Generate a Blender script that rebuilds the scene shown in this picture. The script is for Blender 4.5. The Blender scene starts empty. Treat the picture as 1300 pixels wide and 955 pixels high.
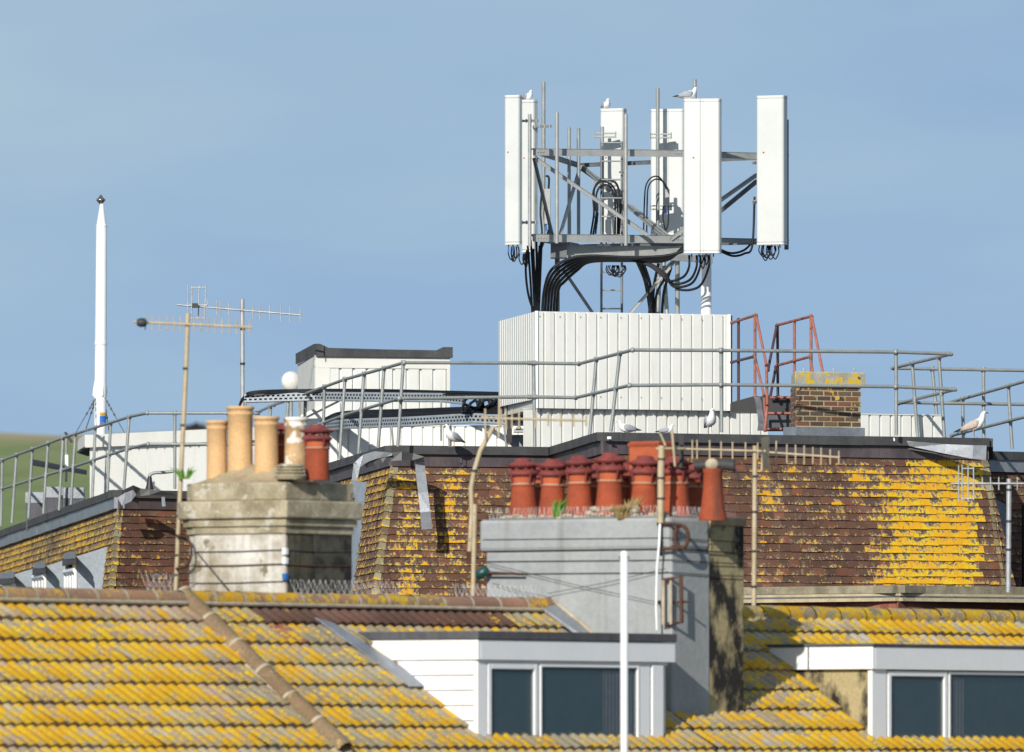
import bpy, bmesh, math, random
from mathutils import Vector, Matrix
random.seed(7)
R=math.radians
F=16000.0; HZ=1000.0; CZ=7.0
scene=bpy.context.scene; COL=scene.collection

DOFF=0.0
def W(px,py,d):
    d=d+DOFF; return Vector(((px-650)*d/F, d, CZ+(HZ-py)*d/F))
def WD(px,py,z):                       # a point of known height above the eye
    d=z*F/(HZ-py); return W(px,py,d)
def PL(px,d): return Vector(((px-650)*d/F,d))
def proj(p): return (650+p.x/p.y*F, HZ-(p.z-CZ)/p.y*F)

# ------------------------------------------------------------ materials
M={}
def nt(m): return m.node_tree.nodes, m.node_tree.links
def ramp(N,L,src,stops,interp='LINEAR'):
    r=N.new('ShaderNodeValToRGB'); r.color_ramp.interpolation=interp
    e=r.color_ramp.elements
    while len(e)<len(stops): e.new(0.5)
    for i,(p,c) in enumerate(stops):
        e[i].position=p; e[i].color=(c[0],c[1],c[2],1) if isinstance(c,(tuple,list)) else (c,c,c,1)
    L.new(src,r.inputs[0]); return r
def noise(N,L,scale,detail=4,rough=.55,stretch=(1,1,1),dist=0,offs=(0,0,0)):
    tc=N.new('ShaderNodeTexCoord'); mp=N.new('ShaderNodeMapping')
    mp.inputs['Scale'].default_value=stretch; mp.inputs['Location'].default_value=offs
    oi=N.new('ShaderNodeObjectInfo'); ad=N.new('ShaderNodeVectorMath'); ad.operation='ADD'
    L.new(tc.outputs['Object'],ad.inputs[0]); L.new(oi.outputs['Location'],ad.inputs[1]); L.new(ad.outputs[0],mp.inputs['Vector'])
    n=N.new('ShaderNodeTexNoise'); n.inputs['Scale'].default_value=scale
    n.inputs['Detail'].default_value=detail; n.inputs['Roughness'].default_value=rough
    n.inputs['Distortion'].default_value=dist
    L.new(mp.outputs['Vector'],n.inputs['Vector']); return n
def mix(N,L,fac,a,b,mode='MIX'):
    m=N.new('ShaderNodeMix'); m.data_type='RGBA'; m.blend_type=mode
    if isinstance(fac,(int,float)): m.inputs[0].default_value=fac
    else: L.new(fac,m.inputs[0])
    for i,v in ((6,a),(7,b)):
        if isinstance(v,(tuple,list)): m.inputs[i].default_value=(v[0],v[1],v[2],1)
        else: L.new(v,m.inputs[i])
    return m.outputs[2]
def math_(N,L,op,a,b=None,clamp=False):
    m=N.new('ShaderNodeMath'); m.operation=op; m.use_clamp=clamp
    for i,v in ((0,a),(1,b)):
        if v is None: continue
        if isinstance(v,(int,float)): m.inputs[i].default_value=v
        else: L.new(v,m.inputs[i])
    return m.outputs[0]
def base(name):
    m=bpy.data.materials.new(name); m.use_nodes=True
    N,L=nt(m); return m,N,L,N['Principled BSDF']
def bump(N,L,b,h,strength,dist=.01):
    bp=N.new('ShaderNodeBump'); bp.inputs['Strength'].default_value=strength; bp.inputs['Distance'].default_value=dist
    L.new(h,bp.inputs['Height']); L.new(bp.outputs[0],b.inputs['Normal'])
def mat(name,col,col2=None,rough=.6,metal=0,scale=4,amt=.5,stretch=(1,1,1),bmp=0,spots=None,spotscale=30,spotth=.62,spec=.5,streak=None,fine=1):
    """noise-mottled surface: col..col2 by a broad and a fine noise, optional spots/stains of their own colour"""
    if name in M: return M[name]
    m,N,L,b=base(name)
    if col2 is None: col2=tuple(c*.72 for c in col)
    n=noise(N,L,scale,6,.6,stretch)
    r=ramp(N,L,n.outputs[0],[(.5-.28*max(amt,.2),0),(.5+.28*max(amt,.2),1)])
    c=mix(N,L,r.outputs[0],col2,col)
    n2=noise(N,L,scale*11,3,.6,stretch)
    r2=ramp(N,L,n2.outputs[0],[(.3,1-.2*fine),(.7,1+.08*fine)])
    c=mix(N,L,1,c,r2.outputs[0],'MULTIPLY')
    if streak:
        n4=noise(N,L,streak[0],5,.65,(1,1,.08),offs=(3,1,2))
        r4=ramp(N,L,n4.outputs[0],[(streak[2],0),(streak[2]+.14,streak[3])])
        c=mix(N,L,r4.outputs[0],c,streak[1])
    if spots:
        n3=noise(N,L,spotscale,4,.65,offs=(7,3,5))
        r3=ramp(N,L,n3.outputs[0],[(spotth,0),(spotth+.03,1)])
        c=mix(N,L,r3.outputs[0],c,spots)
    L.new(c,b.inputs['Base Color'])
    b.inputs['Roughness'].default_value=rough; b.inputs['Metallic'].default_value=metal
    b.inputs['Specular IOR Level'].default_value=spec
    if bmp: bump(N,L,b,n2.outputs[0],bmp)
    M[name]=m; return m

def tile_mat(name,lich1,lich2,sc=26,grey=(.30,.28,.22),rough=.85,vb=.45,th=.5):
    """clay tiles: per-tile tint in a colour attribute, lichen growing by noise where the lichen attribute lets it"""
    m,N,L,b=base(name)
    at=N.new('ShaderNodeAttribute'); at.attribute_name='tint'
    al=N.new('ShaderNodeAttribute'); al.attribute_name='lich'
    sp=N.new('ShaderNodeSeparateColor'); L.new(al.outputs['Color'],sp.inputs[0])
    n1=noise(N,L,sc*.5,5,.65); n2=noise(N,L,sc*3,3,.7); n3=noise(N,L,1.3,3,.5,offs=(4,4,4)); nl=noise(N,L,sc*.16,3,.5,offs=(2,8,1))
    f=math_(N,L,'ADD',math_(N,L,'MULTIPLY',n1.outputs[0],.62),math_(N,L,'MULTIPLY',n2.outputs[0],.38))
    f=math_(N,L,'ADD',f,math_(N,L,'MULTIPLY',math_(N,L,'SUBTRACT',nl.outputs[0],.5),.50))
    f=math_(N,L,'ADD',f,math_(N,L,'MULTIPLY',math_(N,L,'SUBTRACT',sp.outputs[0],.5),.34))
    f=math_(N,L,'ADD',f,math_(N,L,'MULTIPLY',math_(N,L,'SUBTRACT',sp.outputs[1],.72),vb))
    vo=N.new('ShaderNodeTexVoronoi'); vo.feature='SMOOTH_F1'; vo.inputs['Scale'].default_value=sc*1.1
    nd=N.new('ShaderNodeTexNoise'); nd.inputs['Scale'].default_value=sc*2
    oi=N.new('ShaderNodeTexCoord'); vm=N.new('ShaderNodeVectorMath'); vm.operation='ADD'; L.new(oi.outputs['Object'],vm.inputs[0]); L.new(oi.outputs['Object'],nd.inputs['Vector'])
    vs_=N.new('ShaderNodeVectorMath'); vs_.operation='SCALE'; vs_.inputs['Scale'].default_value=.03; L.new(nd.outputs['Color'],vs_.inputs[0]); L.new(vs_.outputs[0],vm.inputs[1]); L.new(vm.outputs[0],vo.inputs['Vector'])
    f=math_(N,L,'ADD',f,math_(N,L,'MULTIPLY',math_(N,L,'SUBTRACT',.42,vo.outputs['Distance']),.26))
    k=ramp(N,L,f,[(th,0),(th+.03,1)])
    k2=ramp(N,L,f,[(th-.09,0),(th-.01,.55)])
    body=mix(N,L,1,at.outputs['Color'],ramp(N,L,n2.outputs[0],[(.3,.72),(.7,1.2)]).outputs[0],'MULTIPLY')
    body=mix(N,L,1,body,ramp(N,L,n3.outputs[0],[(.3,.78),(.7,1.18)]).outputs[0],'MULTIPLY')
    wet=ramp(N,L,n1.outputs[0],[(.52,0),(.7,.35)])
    body=mix(N,L,wet.outputs[0],body,(.10,.085,.065))
    fac=math_(N,L,'MULTIPLY',k2.outputs[0],math_(N,L,'GREATER_THAN',sp.outputs[0],.05))
    body=mix(N,L,fac,body,grey)
    lc=mix(N,L,ramp(N,L,nl.outputs[0],[(.4,0),(.6,1)]).outputs[0],lich1,lich2)
    lc=mix(N,L,1,lc,ramp(N,L,n2.outputs[0],[(.3,.7),(.65,1.1)]).outputs[0],'MULTIPLY')
    c=mix(N,L,k.outputs[0],body,lc)
    L.new(c,b.inputs['Base Color']); b.inputs['Roughness'].default_value=rough
    b.inputs['Specular IOR Level'].default_value=.3
    bump(N,L,b,f,.5,.006)
    M[name]=m; return m

tile_mat('wall_tile',(.68,.47,.015),(.66,.34,.014),30,vb=.24)
tile_mat('roof_tile',(.64,.42,.018),(.58,.32,.015),15,grey=(.34,.26,.14),vb=.08)
mat('white_sheet',(.73,.73,.70),(.67,.675,.64),.45,scale=1.2,amt=.8,streak=(7,(.52,.50,.43),.58,.55),spots=(.42,.36,.28),spotscale=7,spotth=.78,fine=.15)
mat('cream_panel',(.72,.71,.66),(.66,.65,.60),.5,scale=2,fine=.15)
mat('white_upvc',(.82,.82,.82),(.78,.79,.80),.3,scale=2,fine=.15)
mat('white_paint',(.84,.84,.84),(.78,.79,.80),.35,scale=3,spots=(.45,.40,.34),spotscale=9,spotth=.76,fine=.2)
mat('panel_shell',(.59,.61,.595),(.54,.56,.545),.4,scale=1.5,streak=(7,(.55,.55,.49),.62,.3),fine=.12)
mat('galv',(.34,.36,.35),(.24,.26,.26),.5,.25,scale=5,amt=.7,spots=(.42,.38,.25),spotscale=14,spotth=.66)
mat('galv_light',(.42,.43,.41),(.30,.31,.31),.45,.25,scale=6,amt=.8)
mat('galv_dark',(.16,.17,.18),(.10,.11,.12),.55,.2,scale=6)
mat('tray_metal',(.42,.46,.50),(.34,.38,.42),.4,.35,scale=6)
mat('cable',(.010,.011,.014),(.006,.007,.010),.55,scale=9,spec=.3)
mat('blue_plastic',(.03,.17,.55),None,.4)
mat('felt',(.075,.075,.078),(.045,.046,.05),.85,scale=3,spots=(.28,.24,.05),spotscale=5,spotth=.70,bmp=.3)
mat('slate_band',(.105,.082,.088),(.06,.05,.056),.6,scale=5,stretch=(1,1,.3),streak=(12,(.17,.15,.15),.58,.5))
mat('lead',(.34,.36,.40),(.20,.22,.25),.42,.35,scale=4,amt=.8,bmp=.4)
mat('lead_pale',(.34,.36,.39),(.22,.24,.27),.42,.3,scale=7,amt=.9,bmp=.6)
mat('black_sheet',(.02,.02,.022),(.012,.012,.014),.5)
mat('grey_board',(.27,.31,.35),(.23,.27,.31),.6,scale=2)
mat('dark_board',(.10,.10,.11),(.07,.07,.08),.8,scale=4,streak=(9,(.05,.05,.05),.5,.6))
mat('wall_brick',(.22,.12,.08),(.16,.09,.06),.85)
mat('buff_clay',(.66,.42,.20),(.56,.35,.17),.75,scale=5,streak=(6,(.42,.28,.16),.6,.5))
mat('buff_peeled',(.56,.38,.20),(.40,.26,.14),.8,scale=5,amt=.4,spots=(.72,.70,.64),spotscale=4.5,spotth=.53,streak=(8,(.30,.22,.15),.55,.6))
mat('terracotta',(.36,.078,.034),(.26,.058,.028),.8,scale=5,amt=.5,spec=.2,streak=(6,(.10,.045,.035),.55,.75),spots=(.30,.22,.17),spotscale=12,spotth=.73)
mat('terracotta_light',(.44,.10,.034),(.33,.07,.028),.8,scale=6,spots=(.5,.38,.03),spotscale=12,spotth=.72)
mat('cowl_red',(.24,.045,.038),(.14,.028,.028),.75,scale=8,spots=(.3,.2,.15),spotscale=25,spotth=.7)
mat('stone_aged',(.66,.63,.57),(.30,.25,.17),.9,scale=1.7,amt=.5,bmp=.8,spots=(.20,.17,.11),spotscale=4,spotth=.60,streak=(5,(.72,.70,.66),.54,.6))
mat('stone_crown',(.44,.34,.21),(.27,.21,.13),.95,scale=4,bmp=.9,spots=(.30,.29,.17),spotscale=7,spotth=.58)
mat('stone_band',(.46,.40,.28),(.25,.21,.13),.95,scale=3.5,bmp=.8,spots=(.45,.42,.34),spotscale=8,spotth=.58)
mat('stone_dirty_shaded',(.13,.115,.075),(.05,.045,.03),.95,scale=3,bmp=.8,streak=(2.6,(.008,.008,.008),.47,.97))  # dark base carries the shade of the chimney's right side; streaks are soot
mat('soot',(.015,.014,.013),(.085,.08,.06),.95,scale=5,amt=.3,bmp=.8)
mat('render_grey',(.34,.355,.36),(.29,.305,.31),.85,scale=1.5,bmp=.5,fine=.5,streak=(5,(.17,.17,.165),.60,.6),spots=(.22,.22,.21),spotscale=9,spotth=.70)
mat('render_bare',(.40,.33,.18),(.016,.014,.013),.95,scale=3.4,amt=.22,stretch=(1,1,.6),bmp=.9,spots=(.46,.35,.07),spotscale=16,spotth=.66,streak=(4,(.03,.027,.025),.56,.8))
mat('mortar',(.50,.43,.32),(.34,.28,.20),.95,scale=8,bmp=.6)
mat('wire',(.035,.035,.04),None,.6)
mat('rust',(.13,.055,.03),(.06,.03,.02),.85,.2,scale=14,amt=.8,bmp=.5)
mat('red_oxide',(.42,.15,.11),(.22,.075,.06),.7,scale=8,amt=.9,spots=(.08,.06,.06),spotscale=6,spotth=.6)
mat('red_oxide_dark',(.10,.035,.04),(.04,.03,.035),.7,scale=8,amt=.9)
mat('tan_paint',(.52,.42,.27),(.40,.32,.20),.6,scale=6,spots=(.18,.13,.08),spotscale=12,spotth=.66)
mat('alloy',(.60,.60,.58),(.45,.45,.45),.35,.5,scale=6)
mat('cowl_dark',(.05,.05,.052),(.03,.03,.03),.7,scale=9)
mat('gull_white',(.82,.82,.82),(.78,.78,.79),.7,scale=30,fine=.2)
mat('gull_grey',(.36,.38,.41),(.30,.32,.35),.7,scale=30)
mat('gull_black',(.03,.03,.03),None,.6)
mat('gull_buff',(.55,.47,.42),(.40,.33,.29),.7,scale=40)
mat('beak_yellow',(.70,.38,.05),None,.5)
mat('leg_pink',(.55,.36,.30),None,.6)
mat('weed',(.14,.30,.03),(.07,.18,.02),.7,scale=20)
mat('dry_grass',(.42,.30,.13),(.28,.20,.08),.8,scale=20)
mat('glass_dark',(.085,.13,.16),(.05,.09,.12),.08,scale=1)
mat('curtain',(.16,.14,.18),None,.8)
mat('stone_ledge',(.33,.29,.20),(.17,.15,.10),.95,scale=5,bmp=.8,spots=(.45,.33,.05),spotscale=6,spotth=.69)
mat('cream_mould',(.50,.42,.27),(.38,.31,.19),.8,scale=4)
mat('concrete_cap',(.50,.47,.38),(.36,.34,.27),.9,scale=5,bmp=.6,spots=(.66,.44,.03),spotscale=6.5,spotth=.53)
mat('tarmac',(.05,.05,.052),(.04,.04,.042),.9,scale=1)
mat('dome_white',(.72,.70,.66),(.60,.57,.52),.5,scale=6,spots=(.3,.15,.06),spotscale=9,spotth=.66)
mat('chrome',(.35,.30,.25),(.2,.18,.16),.2,.8,scale=9)
mat('bush',(.035,.028,.03),(.02,.016,.018),.95,scale=1)

def grass_material():
    m,N,L,b=base('hill_grass')
    n=noise(N,L,.010,5,.6,(1,.4,1)); n2=noise(N,L,.25,5,.7,(1,.5,1))
    c=mix(N,L,ramp(N,L,n.outputs[0],[(.4,0),(.6,1)]).outputs[0],(.160,.205,.080),(.210,.245,.110))
    c=mix(N,L,1,c,ramp(N,L,n2.outputs[0],[(.3,.8),(.7,1.15)]).outputs[0],'MULTIPLY')
    g=N.new('ShaderNodeNewGeometry'); s=N.new('ShaderNodeSeparateXYZ'); L.new(g.outputs['Position'],s.inputs[0])
    k=ramp(N,L,math_(N,L,'DIVIDE',math_(N,L,'SUBTRACT',s.outputs[2],41.5),8.0),[(0,0),(.5,1)])
    c=mix(N,L,k.outputs[0],c,(.36,.29,.18))     # dry scrub along the crest
    L.new(c,b.inputs['Base Color']); b.inputs['Roughness'].default_value=.95; b.inputs['Specular IOR Level'].default_value=.1
    M['hill_grass']=m
grass_material()

def brick_material():
    m,N,L,b=base('brick')
    at=N.new('ShaderNodeAttribute'); at.attribute_name='tint'
    n=noise(N,L,40,4,.7); n2=noise(N,L,9,4,.6,offs=(1,1,4))
    c=mix(N,L,1,at.outputs['Color'],ramp(N,L,n.outputs[0],[(.3,.7),(.7,1.2)]).outputs[0],'MULTIPLY')
    sp=N.new('ShaderNodeSeparateXYZ'); tc=N.new('ShaderNodeTexCoord'); L.new(tc.outputs['Object'],sp.inputs[0])
    f=math_(N,L,'ADD',n2.outputs[0],math_(N,L,'MULTIPLY',sp.outputs[2],.26))
    c=mix(N,L,ramp(N,L,f,[(.74,0),(.77,1)]).outputs[0],c,(.62,.42,.03))
    L.new(c,b.inputs['Base Color']); b.inputs['Roughness'].default_value=.9; M['brick']=m
brick_material()

mat('curtain_cloth',(.34,.31,.36),(.26,.24,.29),.8,scale=8)
def glass_clear():
    m,N,L,b=base('glass_clear'); b.inputs['Base Color'].default_value=(.06,.10,.12,1); b.inputs['Roughness'].default_value=.04
    b.inputs['Alpha'].default_value=.38; M['glass_clear']=m
glass_clear()
# ------------------------------------------------------------ mesh builder
class MB:
    def __init__(s): s.v=[]; s.f=[]; s.sm=[]; s.t=[]; s.l=[]; s.attr=False
    def add(s,vs,fs,smooth=False,tint=None,lich=None):
        o=len(s.v); s.v+= [Vector(x) for x in vs]
        for i,f in enumerate(fs):
            s.f.append([o+k for k in f]); s.sm.append(smooth)
            s.t.append(tint); s.l.append(lich[i] if lich else None)
        if tint: s.attr=True
        return s
    def box(s,lo,hi,M4=None,**k):
        x0,y0,z0=lo; x1,y1,z1=hi
        vs=[Vector(p) for p in ((x0,y0,z0),(x1,y0,z0),(x1,y1,z0),(x0,y1,z0),(x0,y0,z1),(x1,y0,z1),(x1,y1,z1),(x0,y1,z1))]
        if M4: vs=[M4@p for p in vs]
        return s.add(vs,[(0,3,2,1),(4,5,6,7),(0,1,5,4),(1,2,6,5),(2,3,7,6),(3,0,4,7)],**k)
    def prism(s,pts,vec,**k):
        n=len(pts); vec=Vector(vec); a=[Vector(p) for p in pts]; b=[p+vec for p in a]
        fs=[tuple(range(n)),tuple(range(2*n-1,n-1,-1))]+[(i,i+n,(i+1)%n+n,(i+1)%n) for i in range(n)]
        return s.add(a+b,fs,**k)
    def tube(s,pts,r,n=8,cap=True,**k):
        pts=[Vector(p) for p in pts]; rs=r if isinstance(r,(list,tuple)) else [r]*len(pts)
        vs=[]; up=None; N_=len(pts)
        for i,p in enumerate(pts):
            t=(pts[min(i+1,N_-1)]-pts[max(i-1,0)]).normalized()
            if up is None:
                up=Vector((0,0,1)) if abs(t.z)<.9 else Vector((0,1,0))
            a=(up-t*up.dot(t)).normalized(); b_=t.cross(a); up=a
            for j in range(n):
                q=2*math.pi*j/n; vs.append(p+(a*math.cos(q)+b_*math.sin(q))*rs[i])
        fs=[(i*n+j,i*n+(j+1)%n,(i+1)*n+(j+1)%n,(i+1)*n+j) for i in range(N_-1) for j in range(n)]
        s.add(vs,fs,smooth=True,**k)
        if cap: s.add(vs[:n],[tuple(range(n-1,-1,-1))]); s.add(vs[-n:],[tuple(range(n))])
        return s
    def lathe(s,prof,c,n=24,M4=None,sx=1,sy=1,**k):
        vs=[]; c=Vector(c)
        for r,z in prof:
            for j in range(n):
                q=2*math.pi*j/n; p=Vector((r*math.cos(q)*sx,r*math.sin(q)*sy,z))
                if M4: p=M4@p
                vs.append(c+p)
        m=len(prof)
        fs=[(i*n+j,i*n+(j+1)%n,(i+1)*n+(j+1)%n,(i+1)*n+j) for i in range(m-1) for j in range(n)]
        k.setdefault('smooth',True); s.add(vs,fs,**k)
        s.add(vs[:n],[tuple(range(n-1,-1,-1))]); s.add(vs[-n:],[tuple(range(n))]); return s
    def ball(s,c,r,n=12,sc=(1,1,1),M4=None):
        prof=[]; vs=[]; c=Vector(c)
        for i in range(n+1):
            a=-math.pi/2+math.pi*i/n
            for j in range(n*2):
                q=math.pi*j/n; p=Vector((max(math.cos(a),.001)*math.cos(q)*sc[0],max(math.cos(a),.001)*math.sin(q)*sc[1],math.sin(a)*sc[2]))*r
                if M4: p=M4@p
                vs.append(c+p)
        m=n*2
        return s.add(vs,[(i*m+j,i*m+(j+1)%m,(i+1)*m+(j+1)%m,(i+1)*m+j) for i in range(n) for j in range(m)],smooth=True)
    def build(s,name,mt,parent=None,bevel=0):
        org=origin(parent) if parent else None
        if org is None:
            lo=Vector([min(p[i] for p in s.v) for i in range(3)]); hi=Vector([max(p[i] for p in s.v) for i in range(3)])
            org=Vector(((lo.x+hi.x)/2,(lo.y+hi.y)/2,lo.z))
        me=bpy.data.meshes.new(name); me.from_pydata([p-org for p in s.v],[],s.f)
        me.polygons.foreach_set('use_smooth',s.sm)
        if s.attr:
            ct=me.color_attributes.new('tint','FLOAT_COLOR','CORNER'); cl=me.color_attributes.new('lich','FLOAT_COLOR','CORNER')
            for p,t,l in zip(me.polygons,s.t,s.l):
                t=t or (.2,.15,.1)
                for k,li in enumerate(p.loop_indices):
                    ct.data[li].color=(t[0],t[1],t[2],1)
                    cl.data[li].color=(l[k][0],l[k][1],0,1) if l else (0,0.5,0,1)
        me.materials.append(M[mt])
        bm=bmesh.new(); bm.from_mesh(me); bmesh.ops.recalc_face_normals(bm,faces=bm.faces); bm.to_mesh(me); bm.free()
        o=bpy.data.objects.new(name,me); COL.objects.link(o)
        if parent: o.parent=parent
        else: o.location=org
        if bevel:
            b=o.modifiers.new('bevel','BEVEL'); b.width=bevel; b.segments=2; b.limit_method='ANGLE'
        return o
def origin(o):
    v=Vector((0,0,0))
    while o: v+=o.location; o=o.parent
    return v
def tag(o,label,cat=None,group=None,kind=None):
    if label: o['label']=label
    if cat: o['category']=cat
    if group: o['group']=group
    if kind: o['kind']=kind
    return o
def thing(name,loc,label,cat,group=None):
    o=bpy.data.objects.new(name,None); COL.objects.link(o); o.location=Vector(loc); o.empty_display_size=.2
    return tag(o,label,cat,group)
def smooth_path(pts,n=8):
    pts=[Vector(p) for p in pts]; P=[pts[0]*2-pts[1]]+pts+[pts[-1]*2-pts[-2]]; out=[]
    for i in range(1,len(P)-2):
        a,b,c,d=P[i-1:i+3]
        for k in range(n):
            t=k/n; out.append(.5*((2*b)+(c-a)*t+(2*a-5*b+4*c-d)*t*t+(3*b-a-3*c+d)*t**3))
    return out+[pts[-1]]
def jit(c,a=.15):
    k=1+random.uniform(-a,a); return tuple(x*k*(1+random.uniform(-a,a)*.25) for x in c)
def sstep(x): x=max(0,min(1,x)); return x*x*(3-2*x)
def bumpf(x,c,w): return math.exp(-((x-c)/w)**2)

# ------------------------------------------------------------ world, sun, camera
SUN_EL=26; SUN_A=19
w=bpy.data.worlds.new('World'); scene.world=w; w.use_nodes=True
N,L=w.node_tree.nodes,w.node_tree.links
bg=N['Background']; sky=N.new('ShaderNodeTexSky'); sky.sky_type='NISHITA'; sky.sun_disc=False
sky.sun_elevation=R(SUN_EL); sky.sun_rotation=R(180+SUN_A); sky.air_density=1.0; sky.dust_density=.6; sky.ozone_density=1.6
tc=N.new('ShaderNodeTexCoord'); va=N.new('ShaderNodeVectorMath'); va.operation='ADD'; va.inputs[1].default_value=(0,0,.30)
L.new(tc.outputs['Generated'],va.inputs[0]); vn=N.new('ShaderNodeVectorMath'); vn.operation='NORMALIZE'
L.new(va.outputs[0],vn.inputs[0]); L.new(vn.outputs[0],sky.inputs[0])
mp=N.new('ShaderNodeMapping'); mp.inputs['Scale'].default_value=(1,1,4); mp.inputs['Rotation'].default_value=(0,R(6),0); L.new(tc.outputs['Generated'],mp.inputs[0])
cn=N.new('ShaderNodeTexNoise'); cn.inputs['Scale'].default_value=11; cn.inputs['Detail'].default_value=5; cn.inputs['Roughness'].default_value=.45; L.new(mp.outputs[0],cn.inputs['Vector'])
cr=N.new('ShaderNodeValToRGB'); cr.color_ramp.elements[0].position=.40; cr.color_ramp.elements[0].color=(.22,.22,.22,1)
cr.color_ramp.elements[1].position=.66; cr.color_ramp.elements[1].color=(.70,.70,.70,1); L.new(cn.outputs[0],cr.inputs[0])
mx=N.new('ShaderNodeMix'); mx.data_type='RGBA'; L.new(cr.outputs[0],mx.inputs[0]); L.new(sky.outputs[0],mx.inputs[6]); mx.inputs[7].default_value=(3.6,4.7,5.3,1)
L.new(mx.outputs[2],bg.inputs[0]); bg.inputs[1].default_value=.118
sd=bpy.data.lights.new('sun','SUN'); sd.energy=4.6; sd.angle=R(.5); sd.color=(1,.95,.86)
so=bpy.data.objects.new('sun',sd); COL.objects.link(so); so.location=(-30,0,60)
dirv=Vector((math.sin(R(SUN_A))*math.cos(R(SUN_EL)),math.cos(R(SUN_A))*math.cos(R(SUN_EL)),-math.sin(R(SUN_EL))))
so.rotation_euler=dirv.to_track_quat('-Z','Y').to_euler()
cd=bpy.data.cameras.new('camera'); co=bpy.data.objects.new('camera',cd); COL.objects.link(co)
co.location=(0,0,CZ); co.rotation_euler=(R(90),0,0); cd.sensor_width=36; cd.lens=36*F/1300
cd.shift_y=(HZ-477.5)/1300; cd.clip_end=20000; cd.clip_start=1
cd.dof.use_dof=True; cd.dof.focus_distance=174; cd.dof.aperture_fstop=4.8
scene.camera=co
scene.view_settings.view_transform='Standard'; scene.view_settings.look='None'; scene.view_settings.exposure=.12; scene.view_settings.gamma=1

# ------------------------------------------------------------ ground and hill
g=MB(); g.add([(-9000,-2000,0),(9000,-2000,0),(9000,12000,0),(-9000,12000,0)],[(0,1,2,3)])
tag(g.build('ground','tarmac'),None,kind='structure')
m=MB(); nx,ny=70,50
def hillz(x,y):
    t=sstep((y-500)/1000); s=1.0-.92*sstep((x+20)/140.0)
    und=1+.012*math.sin(x*.06+1)+.008*math.sin(x*.17)
    return -1+(48.3*und*s+1)*t*(1 if y<1500 else max(0,1-((y-1500)/1600)**2))
for j in range(ny):
    for i in range(nx): 
        x=-700+1400*i/(nx-1); y=400+2600*j/(ny-1); m.v.append(Vector((x,y,hillz(x,y))))
for j in range(ny-1):
    for i in range(nx-1): a=j*nx+i; m.f.append([a,a+1,a+nx+1,a+nx]); m.sm.append(True); m.t.append(None); m.l.append(None)
tag(m.build('hill','hill_grass'),None,kind='structure')
def bush_thing(px,py,wd,ht,label):
    c=W(px,py,1480); m=MB()
    for k in range(260):
        a=random.uniform(0,6.28); rr=math.sqrt(random.random()); zz=random.random()
        p=c+Vector((math.cos(a)*rr*wd*(1-.45*zz),math.sin(a)*rr*wd*.7,zz*ht*(1-.4*rr)))
        r=.45; q=[Vector([random.uniform(-r,r) for _ in range(3)]) for _ in range(4)]
        m.add([p+t for t in q],[(0,1,2),(0,2,3),(0,3,1),(1,3,2)])
    t=thing('hill_bush',c,label,'bush'); m.build('crown','bush',t)
    MB().tube([c-Vector((0,0,1)),c+Vector((0,0,ht*.6))],.25).build('trunk','bush',t)
bush_thing(250,553,1.6,1.5,'dark bushy scrub on the far skyline behind the tan aerial pole')
bush_thing(238,556,1.2,1.3,'low dark scrub on the far skyline just left of the bushier clump')

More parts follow.
